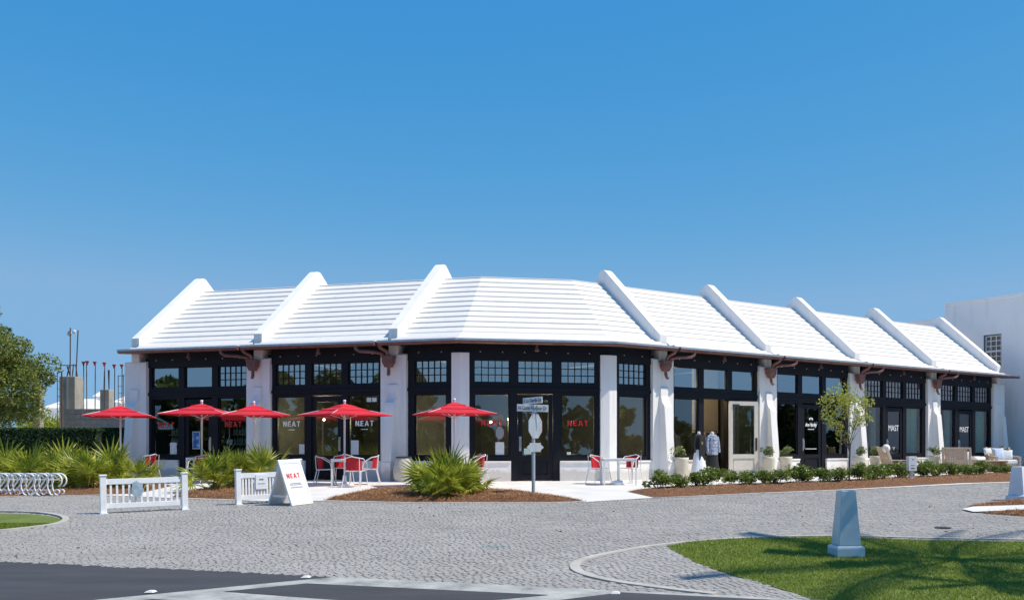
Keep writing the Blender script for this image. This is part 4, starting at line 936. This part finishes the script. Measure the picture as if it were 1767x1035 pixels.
def make_table(w, d_, ped=False):
    t_ = thing('cafe_table', '', 'table'); a, b = w/2, d_/2
    MB().box(-a, a, -b, b, .70, .73).build('tabletop', M_white, t_, bevel=.006)
    MB().box(-a+.03, a-.03, -b+.03, b-.03, .655, .699).build('apron', M_white, t_)
    for sx in (-1, 1):
        for sy in (-1, 1): MB().box(sx*(a-.03)-.022, sx*(a-.03)+.022, sy*(b-.03)-.022, sy*(b-.03)+.022, 0, .70).build('leg', M_white, t_)
    if ped: MB().tube([(0, 0, .04), (0, 0, .66)], .035, 10).build('pedestal', M_white, t_, smooth=True); MB().lathe([(.24, 0), (.24, .05), (.2, .09), (.05, .12)], 14).build('weight', M_vinyl, t_)
    return t_
def make_chair():
    t_ = thing('terrace_chair', '', 'chair')
    st = []
    for i in range(7):                                        # sling seat and back: red cloth
        y = -.20+.40*i/6; st.append(y)
    n = 8; vv = []
    for i in range(n+1):
        x = -.21+.42*i/n; 
        for j in range(6): y = -.20+.41*j/5; vv.append((x, y, .445-.02*math.sin(math.pi*i/n)-.02*(j/5)))
    MB().add(vv, [(i*6+j, (i+1)*6+j, (i+1)*6+j+1, i*6+j+1) for i in range(n) for j in range(5)]).build('seat', M_red, t_, smooth=True)
    vv = []
    for i in range(n+1):
        a = R(-68+136*i/n); 
        for j in range(6): z = .45+.36*j/5; rr = .25; vv.append((rr*math.sin(a)*.95, .02+rr*math.cos(a)*(.72+.2*j/5), z - .06*abs(math.sin(a))*(j/5)))
    MB().add(vv, [(i*6+j, (i+1)*6+j, (i+1)*6+j+1, i*6+j+1) for i in range(n) for j in range(5)]).build('backrest', M_red, t_, smooth=True)
    tp = [(math.sin(R(a))*.26, .02+.26*math.cos(R(a))*.93, .82-.06*abs(math.sin(R(a)))) for a in range(-75, 76, 15)]
    MB().tube([(-.25, -.20, .44), (-.27, -.15, .62), tp[0]] + tp + [tp[-1], (.27, -.15, .62), (.25, -.20, .44)], .013, 6).build('arm_rail', M_white, t_, smooth=True)
    MB().tube([(-.22, -.21, .44), (.22, -.21, .44), (.22, .21, .425), (-.22, .21, .425)], .012, 6, closed=True).build('seat_frame', M_white, t_)
    for sx in (-1, 1):
        MB().tube([(sx*.22, -.20, .44), (sx*.26, -.26, 0)], .012, 6).build('leg', M_white, t_); MB().tube([(sx*.22, .20, .43), (sx*.26, .30, 0)], .012, 6).build('leg', M_white, t_)
        MB().tube([(sx*.2, .22, .43), (sx*.2, .25, .80)], .010, 6).build('back_post', M_white, t_)
    return t_
ch0 = make_chair(); tb0 = make_table(.80, .80); tb1 = make_table(.95, .72, True); used = {}
def place(proto, p_, rz, label, group):
    o = proto if proto.name not in used else copy_tree(proto); used[proto.name] = 1
    o.location = p_; o.rotation_euler = (0, 0, rz); tag(o, label, None, group); return o
gp = lambda px, d: Vector(((px-CX)/F_PX*d, d, zg(d) + .012))
place(tb0, gp(598, 27.3), R(14), 'white square table under the red parasol by the sandwich board', 'white terrace tables')
place(tb0, gp(352, 28.5), R(10), 'white square table by the door with the blue poster', 'white terrace tables')
place(tb1, gp(1067, 27.6), R(10), 'white table with a pedestal set before the corner pillar', 'white terrace tables')
CG = 'red and white terrace chairs'
place(ch0, gp(562, 27.35), R(100), 'red seated chair on the sandwich board side of the square table', CG)
place(ch0, gp(613, 26.65), R(176), 'red seated chair with its white back to the road', CG)
place(ch0, gp(637, 27.6), R(-78), 'red seated chair on the bin side of the square table', CG)
place(ch0, gp(592, 28.1), R(8), 'red seated chair behind the square table against the door', CG)
place(ch0, gp(1034, 27.9), R(62), 'red chair turned to the road beside the corner table, door side', CG)
place(ch0, gp(1087, 28.0), R(-40), 'red chair tucked behind the corner table, planter side', CG)
place(ch0, gp(822, 28.2), R(-60), 'red chair half hidden behind the lone palmetto', CG)
place(ch0, gp(254, 29.5), R(-100), 'red chair half hidden behind the palmettos by the first window', CG)
place(ch0, gp(345, 27.9), R(-20), 'red chair at the table by the door with the blue poster', CG)
for o in (ch0, tb0, tb1):
    pass

# stone bin beside the third pillar
pb = onP(FL, 697, -.55); t_ = thing('litter_bin', 'pale bulging cast stone bin with a dark lid beside a pillar', 'bin', pb)
MB().lathe([(.24, 0), (.30, .12), (.315, .30), (.285, .50), (.235, .68), (.225, .71)], 20).build('body', M_stonepot, t_, smooth=True); MB().lathe([(.23, .712), (.24, .73), (.235, .755), (.12, .765)], 20).build('lid', M_dark, t_, smooth=True)

# tall cream planters and their plants
pot_me = MB().lathe([(.155, 0), (.165, .03), (.225, .62), (.235, .70), (.205, .70), (.195, .66)], 18).mesh('vessel', M_pot, True)
soil_me = MB().lathe([(.195, .655), (.05, .67)], 14).mesh('soil', M_soil)
def potplant(seed):
    r = np.random.default_rng(seed); cs = [(r.normal(0, .09), r.normal(0, .09), r.uniform(.10, .30)) for _ in range(9)]
    V, Fq = leaf_quads(clumps(cs, r.uniform(.07, .12, 9), 26, r, .9), .085, r, asp=.5); return np_mesh('foliage', V, Fq, M_potplant)
PPM = [potplant(s) for s in (1, 2, 3)]
ords = ['beside the mannequins', 'nearer one beside the buttress past the open door', 'farther one beside the buttress past the open door', 'nearer one beside the young tree', 'farther one beside the young tree', 'beside the slatted armchair', 'behind the cushioned armchair']
for k, (px, v) in enumerate(((1176, -.55), (1327, -.62), (1356, -.5), (1483, -.62), (1511, -.5), (1613, -.62), (1732, -.62))):
    q = onP(FR, px, v); t_ = thing('planter', 'tall tapered cream planter ' + ords[k], 'planter', q + Vector((0, 0, .01)), 0, 'cream planters along the shops')
    for nm, me in (('vessel', pot_me), ('soil', soil_me)): o = link(bpy.data.objects.new(nm, me)); o.parent = t_
    t2 = thing('potted_plant', 'leafy green plant in the cream planter ' + ords[k], 'plant', q + Vector((0, 0, .67)), k*1.1, 'plants in the cream planters')
    o = link(bpy.data.objects.new('foliage', PPM[k % 3])); o.parent = t2; o = link(bpy.data.objects.new('stem', STEM)); o.parent = t2
    t2.scale = (1.1, 1.1, 1.15)

# mannequins
def mannequin(px, v, label, kind):
    q = onP(FR, px, v); t_ = thing('mannequin', label, 'mannequin', q + Vector((0, 0, .01)), PHI+TR)
    ell = lambda prof, nm, m, n=18: MB().loft([[(rx*math.cos(2*math.pi*j/n)*(1+w*math.cos(j*2.4)), ry*math.sin(2*math.pi*j/n)*(1+w*math.cos(j*2.4)), z) for j in range(n)] for rx, ry, z, w in prof]).build(nm, m, t_, smooth=True)
    MB().lathe([(.13, 0), (.13, .02), (.02, .03)], 12).build('stand', M_chrome, t_)
    top = 1.52
    ell([(.055, .055, top-.12, 0), (.05, .05, top-.05, 0), (.045, .045, top, 0), (.02, .02, top+.012, 0)], 'neck', M_skin)
    if kind == 0:
        ell([(.30, .24, .04, .08), (.26, .21, .3, .07), (.19, .15, .75, .03), (.145, .11, .95, 0)], 'skirt', M_whitecloth)
        ell([(.15, .115, .90, 0), (.135, .10, 1.0, 0), (.17, .12, 1.18, 0), (.20, .12, 1.32, 0), (.17, .10, 1.40, 0), (.07, .07, 1.44, 0)], 'blouse', M_black)
        MB().prism_x([(-.14, 1.38), (-.16, 1.1), (-.15, .62), (-.12, .55), (-.11, 1.1), (-.10, 1.38)], -.10, .13).build('scarf', M_black, t_)
        for s in (-1, 1): MB().tube([(s*.19, 0, 1.36), (s*.235, -.01, 1.1), (s*.22, -.06, .86)], [.055, .045, .035], 8).build('sleeve', M_black, t_, smooth=True)
        MB().tube([(math.sin(a)*.09, -.06-.07*math.cos(a), 1.40-.06*math.cos(a)-.03) for a in np.linspace(-2, 2, 9)], .02, 6).build('necklace', M_red, t_); MB().ball((0, -.155, 1.16), (.04, .012, .055), 8, 6).build('pendant', mat('brass', (.5, .33, .1), .35, .1, metal=.8), t_)
    else:
        ell([(.05, .04, .03, 0), (.055, .05, .45, 0)], 'support', M_skin)
        ell([(.24, .2, .26, .1), (.22, .17, .5, .06), (.175, .13, .86, 0)], 'skirt', M_black)
        ell([(.205, .155, .78, .03), (.20, .145, 1.0, 0), (.215, .15, 1.2, 0), (.225, .14, 1.32, 0), (.17, .11, 1.41, 0), (.075, .075, 1.45, 0)], 'jacket', M_knit)
        for s in (-1, 1): MB().tube([(s*.20, 0, 1.36), (s*.255, -.01, 1.12), (s*.25, -.05, .86)], [.065, .06, .05], 8).build('sleeve', M_knit, t_, smooth=True)
        MB().tube([(math.sin(a)*.07, -.10-.05*math.cos(a), 1.30-.14*math.cos(a)) for a in np.linspace(-2.6, 2.6, 11)], .012, 5).build('beads', M_skin, t_)
mannequin(1206, -.75, 'headless mannequin in a black top and long white skirt', 0)
mannequin(1229, -.75, 'headless mannequin in a navy and white knit jacket and black skirt', 1)

# stop sign seen from behind with street name blades
gs = G(920.5, 858); S_ = gs.y/F_PX; t_ = thing('street_sign', 'stop sign seen from behind with two white street name blades', 'sign', gs)
zz = lambda py: HC + (HY-py)*S_ - gs.z
MB().tube([(0, 0, -.1), (0, 0, zz(707))], .042, 10).build('post', M_alum, t_, smooth=True)
oc = [(.30*math.cos(R(22.5+45*k)), .31*math.sin(R(22.5+45*k))) for k in range(8)]
Mr = RZ(R(62))
MB().add([(a, -.006, zz(735)+b) for a, b in oc] + [(a, .006, zz(735)+b) for a, b in oc], [tuple(range(8)), tuple(range(15, 7, -1))] + [(i, i+8, (i+1) % 8+8, (i+1) % 8) for i in range(8)], T(.045, -.03, 0) @ Mr).build('stop_plate', M_alum, t_)
MB().add([(a*1.0, -.012, zz(735)+b*1.0) for a, b in oc] + [(a, -.0065, zz(735)+b) for a, b in oc], [tuple(range(8))], T(.06, -.01, 0) @ Mr @ RZ(R(180))).build('stop_face', M_redletter, t_)
pl = [(-.31, 0), (-.2, .09), (-.2, .14), (.2, .14), (.2, .09), (.31, 0), (.2, -.09), (.2, -.14), (-.2, -.14), (-.2, -.09)]
MB().add([(a, -.005, zz(771.5)+b*.75) for a, b in pl] + [(a, .005, zz(771.5)+b*.75) for a, b in pl], [tuple(range(9, -1, -1)), tuple(range(10, 20))] + [(i, (i+1) % 10, (i+1) % 10+10, i+10) for i in range(10)], T(.045, -.03, 0) @ RZ(R(56))).build('supplementary_plate', M_alum, t_)
def blade(px, py, w, h, rot, tilt, txt, nm):
    M = T((px-920.5)*S_, -.05, zz(py)) @ RZ(rot) @ RY(tilt)
    b = MB().box(-w/2, w/2, -.012, .012, -h/2, h/2, M).build(nm, M_white, t_, bevel=.004)
    put_mesh('lettering', text_mesh(txt, h*.78, M @ T(0, -.0165, 0), 0, .001, .95, w*.9), M_blackletter, b)
    return b
blade(919.5, 704, .735, .165, R(4), R(1.5), 'N Castle Harbour Dr', 'name_blade')
blade(919.5, 691, .52, .15, R(-25), R(-3.5), 'E La Garda Ln', 'name_blade')
MB().box(-.05, .05, -.03, .03, zz(709), zz(709)+.03).tube([(-.09, 0, zz(712)), (0, 0, zz(714)), (.09, 0, zz(712))], .012, 6).box(-.012, .012, -.07, -.0625, zz(709), zz(699)).box(.08, .10, -.07, -.0625, zz(709), zz(699)).build('bracket', M_metal, t_)

# white picket barriers
def barrier(pa, pb_, htop, n, label, plaque):
    a, b = G(*pa), G(*pb_); d = b-a; L = d.length; ang = math.atan2(d.y, d.x); pitch = math.atan2(d.z, math.hypot(d.x, d.y)); t_ = thing('picket_barrier', label, 'barrier', a); t_.rotation_euler = (0, -pitch, ang); H = htop
    for x in (0, L): MB().box(x-.055, x+.055, -.055, .055, .02, H).build('post', M_vinyl, t_, bevel=.006); MB().box(x-.068, x+.068, -.068, .068, H, H+.03).build('post_cap', M_vinyl, t_, bevel=.008); MB().box(x-.07, x+.07, -.11, .13, 0, .02).build('foot', M_vinyl, t_)
    MB().box(.05, L-.05, -.022, .022, H-.17, H-.06).build('top_rail', M_vinyl, t_, bevel=.004); MB().box(.05, L-.05, -.022, .022, .10, .20).build('bottom_rail', M_vinyl, t_, bevel=.004)
    for i in range(n): x = .055 + (L-.11)*(i+.75)/(n+.5); MB().box(x-.019, x+.019, -.012, .012, .19, H-.16).build('picket', M_vinyl, t_)
    if plaque == 1:
        MB().prism([(-.09, -.10), (.02, -.19), (.13, -.05), (.09, .09), (0, .17), (-.08, .12)], -.006, .006, T(L*.40, -.045, .50*H/.8) @ RX(R(90))).build('hanging_plaque', mat('pale_blue_board', (.33, .43, .50), .6, .3, 12), t_)
    else:
        pq = MB().box(L*.33, L*.33+.24, -.035, -.023, H-.42, H-.10).build('plaque', M_vinyl, t_); bars(MB(), T(L*.33+.12, -.0355, H-.21), .10, 0, 0, .03, 1).build('lettering', M_blackletter, pq); bars(MB(), T(L*.33+.12, -.0355, H-.30), .16, 0, 0, .022, 2).build('lettering', M_grayletter, pq)
barrier((178.5, 886), (319, 879), .74, 12, 'longer white picket barrier with a hanging pale blue plaque', 1)
barrier((411.5, 870.5), (500, 865.5), .74, 15, 'shorter white picket barrier half behind the sandwich board', 0)

# sandwich board
ga, gb, gc = G(503, 873), G(540, 868.5), G(462.5, 870.5); wd = (gb-ga).normalized(); Lb = (gb-ga).length
t_ = thing('sandwich_board', 'white sandwich board with red lettering standing on the cobbles', 'sign', (ga+gc)/2); o0 = (ga+gc)/2
H = HC + (HY-793.5)*((ga.y+gc.y)/2)/F_PX - o0.z
half = (ga-gc)/2; half.z = 0; wdh = Vector((wd.x, wd.y, wd.z))
def panel_M(s):                                               # local x along the width, z up the panel
    up = Vector((-s*half.x, -s*half.y, H)); x = wdh; z = (up - x*up.dot(x)).normalized(); y = z.cross(x); b = s*half
    return Matrix(((x.x, y.x, z.x, b.x), (x.y, y.y, z.y, b.y), (x.z, y.z, z.z, b.z), (0, 0, 0, 1))), up.length
for s in (1, -1):
    M, Lp = panel_M(s); sg = -1 if s > 0 else 1; f = .045
    pn = MB().box(0, Lb, -.02, .02, 0, .16, M).box(0, f, -.02, .02, .16, Lp, M).box(Lb-f, Lb, -.02, .02, .16, Lp, M).box(f, Lb-f, -.02, .02, Lp-.09, Lp, M).build('panel_frame', M_vinyl, t_, bevel=.004)
    MB().box(f, Lb-f, -.010, .010, .16, Lp-.09, M).build('board', M_white, t_)
    if s > 0:
        Mt = M @ T(Lb*.47, -.012, 0)
        word_mb('NEAT', .105, .30, Mt @ T(0, 0, Lp*.64)).build('lettering', M_redletter, t_)
        bars(MB(), Mt, .34, Lp*.47, 0, .018, 7).build('small_print', M_grayletter, t_); bars(MB(), Mt, .36, Lp*.44, 0, .014, 8).build('small_print', M_grayletter, t_); bars(MB(), Mt, .36, Lp*.385, 0, .02, 9).build('small_print', M_grayletter, t_)
MB().box(-.2, .2, -.01, .01, .18, .22, T(0, 0, 0) @ RZ(math.atan2(half.y, half.x))).build('stay_bar', M_vinyl, t_)

# spiral bike rack
ge = G(92, 855.5); t_ = thing('bike_rack', 'white bike rack of overlapping scroll loops on the kerb', 'bike rack', ge); s_ = ge.y/F_PX
Hr = 38*s_
def scroll():
    big = [(.05 + .175*math.cos(R(a)), 0, Hr-.165+.165*math.sin(R(a))) for a in range(-60, 181, 15)]
    tail = [(-.125, 0, Hr-.22), (-.11, 0, .16), (-.05, 0, .03), (.02, 0, .012)]
    return MB().tube(big + tail, .018, 6).mesh('scroll', M_vinyl, True)
def diag():
    pts = [(-.30, 0, .03), (-.22, 0, .02), (-.13, 0, .08), (-.02, 0, .20), (.06, 0, .32), (.13, 0, Hr-.10), (.22, 0, Hr-.01), (.33, 0, Hr-.03), (.40, 0, Hr-.12)]
    return MB().tube(pts, .018, 6).mesh('diagonal_bar', M_vinyl, True)
def curl(r0, turn):
    return MB().tube([(r0*(1-.5*i/10)*math.cos(R(turn-30*i)), 0, r0*(1-.5*i/10)*math.sin(R(turn-30*i))) for i in range(11)], .015, 6).mesh('curl', M_vinyl, True)
sm, dm, cm = scroll(), diag(), curl(.075, 200)
for i in range(9):
    x = -.02 - i*22.8*s_
    for dy in (0, .10):
        for nm, me, dx, dz in (('scroll', sm, 0, 0), ('diagonal_bar', dm, -.28, 0), ('curl', cm, .12, .085)):
            o = link(bpy.data.objects.new(nm, me)); o.parent = t_; o.location = (x+dx+dy*.55, dy, dz + .012)
MB().tube([(-.02-8.6*22.8*s_, .05, Hr*.74), (.13, .05, Hr*.74)], .010, 6).build('tie_rail', M_vinyl, t_)

# obelisk bollards
def obelisk(px, py, sc, rz, label, m, door):
    g = G(px, py); t_ = thing('obelisk_bollard', label, 'bollard', g, rz, 'white obelisks beside the road'); sq = lambda a, z: [(-a, -a, z), (a, -a, z), (a, a, z), (-a, a, z)]
    k = sc
    MB().loft([sq(.255*k, -.05), sq(.255*k, .11*k), sq(.245*k, .135*k), sq(.205*k, .15*k)]).build('plinth', m, t_, bevel=.006)
    MB().loft([sq(.205*k, .151*k), sq(.135*k, .89*k), sq(.125*k, .90*k)]).build('shaft', m, t_, bevel=.01)
    if door:
        MB().loft([[(-.198*k, -.208*k, .16*k), (.198*k, -.208*k, .16*k), (.198*k, -.19*k, .16*k), (-.198*k, -.19*k, .16*k)], [(-.172*k, -.180*k, .43*k), (.172*k, -.180*k, .43*k), (.172*k, -.165*k, .43*k), (-.172*k, -.165*k, .43*k)]]).build('access_panel', m, t_, bevel=.004)
    return t_
M_obel = mat('shaded_obelisk_paint', (.60, .68, .72), .32, .12, 2.5, .06, 25)  # white paint made bluer and darker: palm shade put into the colour
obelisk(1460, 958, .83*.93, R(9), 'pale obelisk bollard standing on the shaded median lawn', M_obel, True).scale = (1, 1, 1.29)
obelisk(1757, 863, .86, R(-38), 'white obelisk bollard on the mulch island at the picture edge', mat('white_bollard_paint', (.74, .75, .77), .4, .08, 3), False)
g = G(1757, 862); t_ = thing('grass_tuft', 'small tuft of grass growing at the foot of the far obelisk', 'plant', g + Vector((-.12, -.22, .05)))
V, Fq = leaf_quads(np.random.default_rng(5).normal(0, .06, (60, 3))*[1, .6, .8] + [0, 0, .08], .10, np.random.default_rng(6), asp=.15); o = link(bpy.data.objects.new('blades', np_mesh('blades', V, Fq, M_potplant))); o.parent = t_

# box sign on a post
g = G(1573, 831); S2 = g.y/F_PX; t_ = thing('post_sign', 'small white box sign on a post in the mulch bed', 'sign', g, R(12))
MB().box(-.04, .04, -.04, .04, 0, 20*S2).build('post', M_vinyl, t_); MB().box(-7.5*S2, 7.5*S2, -.08, .08, 19*S2, 44*S2).build('box', M_vinyl, t_, bevel=.006)
MB().box(-3.5*S2, 3.5*S2, -.084, -.081, 23*S2, 24.3*S2).box(-.02, .02, -.084, -.081, 38*S2, 39.5*S2).box(-3.5*S2, 3.5*S2, -.084, -.081, 28.5*S2, 29*S2).build('lettering', M_blackletter, t_)

# wooden lounge chairs, tables and cushions on the far terrace
def fr_(px, v): q = onP(FR, px, v); return q + Vector((0, 0, .012))
q = fr_(1545, -1.3); t_ = thing('wooden_chair', 'low wooden chair with a sloping back facing the box sign', 'chair', q, R(20))
for sy in (-.28, .28):
    MB().box(-.05, .05, -.025, .025, 0, .98, T(-.22, sy, .12) @ RY(R(-22))).build('back_post', M_wood, t_); MB().box(-.42, .48, -.045, .045, .52, .55, T(0, sy, 0)).build('arm', M_wood, t_)
    MB().box(.40, .46, -.03, .03, 0, .52, T(0, sy, 0)).build('leg', M_wood, t_); MB().box(-.42, .46, -.03, .03, 0, .07, T(0, sy*.9, .18) @ RY(R(-14))).build('side_rail', M_wood, t_)
for i in range(6): MB().box(-.30+i*.13, -.20+i*.13, -.27, .27, .30+.03*i, .325+.03*i).build('seat_slat', M_wood, t_)
for i in range(4): MB().box(-.012, .012, -.25+i*.13, -.15+i*.13, .15, .98, T(-.24, 0, .12) @ RY(R(-22))).build('back_slat', M_wood, t_)
tag(MB().ball((0, 0, 0), (.15, .15, .16), 14, 10).build('round_cushion', M_cushion, smooth=True), 'round white cushion hung on the back of the wooden chair', 'cushion').location = q + Vector((-.42, -.30, .98))
def lounge(q, rz, label):
    t_ = thing('slatted_armchair', label, 'armchair', q, rz); t_.scale = (1.25, 1.2, 1.22)
    for i in range(9): MB().box(-.33+i*.074, -.262+i*.074, -.02, .02, .30, .80, T(0, .36, 0) @ RX(R(-10))).build('back_slat', M_wood, t_)
    MB().box(-.40, .40, -.03, .03, .80, .84, T(0, .36, 0) @ RX(R(-10))).build('top_rail', M_wood, t_); MB().box(-.38, .38, -.40, .36, .22, .28).build('seat_frame', M_wood, t_)
    for sx in (-1, 1):
        MB().prism_x([(-.42, .0), (-.36, .0), (-.36, .46), (.34, .46), (.34, 0), (.42, 0), (.50, .84), (.42, .84), (.20, .56), (-.42, .52)], sx*.40-.035, sx*.40+.035).build('side_frame', M_wood, t_)
    MB().box(-.35, .35, -.40, .32, .282, .42).build('seat_cushion', M_cushion, t_, bevel=.04)
    return t_
c1_ = lounge(fr_(1652, -1.7), R(158), 'slatted wooden armchair turned away from the road')
c2_ = lounge(fr_(1731, -1.5), R(5), 'cushioned wooden armchair facing the road near the far obelisk')
def cushion(loc, rz, tilt, size, m, label):
    mb = MB(); n = 10; a, b, c = size; vv = []
    for s in (1, -1):
        for j in range(n+1):
            for i in range(n+1):
                x, z = -1+2*i/n, -1+2*j/n; e = max(0, (1-x**4)*(1-z**4))**.5; k = 1-.10*(1-abs(x*z))*max(abs(x), abs(z))**2; vv.append((x*a*k, s*c*e, z*b*k))
    N = (n+1)**2; fs = [(j*(n+1)+i, j*(n+1)+i+1, (j+1)*(n+1)+i+1, (j+1)*(n+1)+i) for j in range(n) for i in range(n)]; fs = fs + [tuple(N+k for k in f[::-1]) for f in fs]
    o = mb.add(vv, fs).build('cushion', m, smooth=True); o.location = loc; o.rotation_euler = (tilt, 0, rz); return tag(o, label, 'cushion')
L2 = c2_.location
cushion(L2 + Vector((-.16, .08, .76)), R(8), R(-18), (.25, .24, .09), M_bluecushion, 'pale blue scatter cushion on the cushioned armchair')
cushion(L2 + Vector((.22, .12, .72)), R(-10), R(-20), (.22, .20, .08), M_cushion, 'white patterned cushion beside the pale blue one')
cushion(L2 + Vector((-.52, .34, .84)), R(20), R(-15), (.20, .15, .08), M_cushion, 'white cushion at the outer corner of the cushioned armchair')
L1 = c1_.location
cushion(L1 + Vector((.50, .25, .66)), R(30), R(-10), (.16, .20, .08), M_cushion, 'white cushion peeping past the side of the slatted armchair')
q = fr_(1690, -.95); t_ = thing('settee', 'low wooden settee with white bolster behind the low table', 'settee', q, PHI+TR)
MB().box(-.55, .55, -.3, .32, .24, .30).build('seat_frame', M_wood, t_)
for sx in (-1, 1):
    for sy in (-.26, .28): MB().box(sx*.52-.03, sx*.52+.03, sy-.03, sy+.03, 0, .62 if sy > 0 else .52).build('leg', M_wood, t_)
MB().box(-.54, .54, .30, .34, .36, .66).build('backrest', M_wood, t_); MB().box(-.52, .52, -.3, .28, .302, .42).build('seat_cushion', M_cushion, t_, bevel=.04)
bo = tag(MB().tube([(-.38, 0, 0), (-.34, 0, 0), (.34, 0, 0), (.38, 0, 0)], [.07, .11, .11, .07], 14).build('bolster', M_cushion, smooth=True), 'white rolled bolster lying on the settee', 'cushion'); bo.location = q + Vector((0, .05, .53)); bo.rotation_euler = (0, 0, PHI+TR)
def low_table(px, v, w, d_, h, label):
    q = fr_(px, v); t_ = thing('low_table', label, 'table', q, R(8)); MB().box(-w/2, w/2, -d_/2, d_/2, h-.04, h).build('tabletop', M_wood, t_, bevel=.004)
    for sx in (-1, 1): MB().box(sx*(w/2-.03)-.025, sx*(w/2-.03)+.025, -d_/2+.01, d_/2-.01, 0, h-.041).build('side_panel', M_wood, t_)
    MB().box(-w/2+.06, w/2-.06, d_/2-.06, d_/2-.02, .02, h-.042).build('back_panel', M_wood, t_)
low_table(1690, -1.75, .42, .5, .52, 'slatted side table between the two armchairs')
low_table(1714, -2.15, .95, .6, .50, 'low wooden table in front of the cushioned armchair')

# small things on the road
for k, (x, y) in enumerate(((528, 997), (260, 1022.5), (1062, 1024.5))):
    g = G(x, y); t_ = tag(MB().loft([[(-.05, -.05, 0), (.05, -.05, 0), (.05, .05, 0), (-.05, .05, 0)], [(-.025, -.05*.8, .018), (.025, -.04, .018), (.025, .04, .018), (-.025, .04, .018)]]).build('road_stud', M_white), ['white road stud where the pale band meets the cobbles', 'white road stud lying on the dark asphalt', 'white road stud on the pale band by the median point'][k], 'road stud', 'white road studs'); t_.location = g + Vector((0, 0, .011))
def cover(x, y, r_, label):
    g = G(x, y); t_ = thing('manhole_cover', label, 'manhole cover', g + Vector((0, 0, .012))); t_.rotation_euler = (math.atan(SL), 0, 0)
    MB().lathe([(r_, -.02), (r_, .006), (r_*.93, .008)], 22).build('ring', M_dark, t_); MB().lathe([(r_*.92, -.01), (r_*.92, .007), (r_*.5, .009)], 22).build('lid', mat('rusty_iron', (.06, .05, .045), .7, .3, 14, metal=.4), t_)
cover(1627, 911, .14, 'round iron cover set in the cobbles past the obelisk')
for k, (x, y, dx) in enumerate(((855, 943, .22), (775, 911.5, .18), (960, 963, .10))):
    g = G(x, y); m = [mat('teal_spray_paint', (.05, .32, .28), .7, .3, 30), M_dark, mat('orange_leaf', (.4, .16, .05), .7, .3, 30)][k]
    o = tag(MB().add([(-dx, 0, 0), (-dx*.2, -.012, .002), (dx, .01, 0), (dx*.9, .03, 0), (0, .02, .004), (-dx*.9, .02, 0)], [(0, 1, 4, 5), (1, 2, 3, 4)]).build(['paint_mark', 'twig', 'dead_leaf'][k], m), ['teal sprayed survey mark on the cobbles', 'dark twig lying on the cobbles', 'orange dead leaf on the cobbles by the pale band'][k], ['paint mark', 'twig', 'leaf'][k]); o.location = g + Vector((0, 0, .022))

r = np.random.default_rng(404); n = 260; X = r.uniform(-11, 9, n); Y = r.uniform(10.5, 22, n); k = inside(road_poly, X, Y) & ~inside(lawn_R, X, Y); P = np.c_[X[k], Y[k], np.clip(Z0 + SL*Y[k], None, 0) + .012]
V, Fq = leaf_quads(P, .05, r, .92, .4)
tag(link(bpy.data.objects.new('leaf_litter', np_mesh('leaf_litter', V, Fq, leaf_mat('dry_leaf', (.10, .06, .03), (.28, .2, .1), .1, .8)))), 'scattered dry leaf bits on the cobbles', 'leaf litter', kind='stuff')
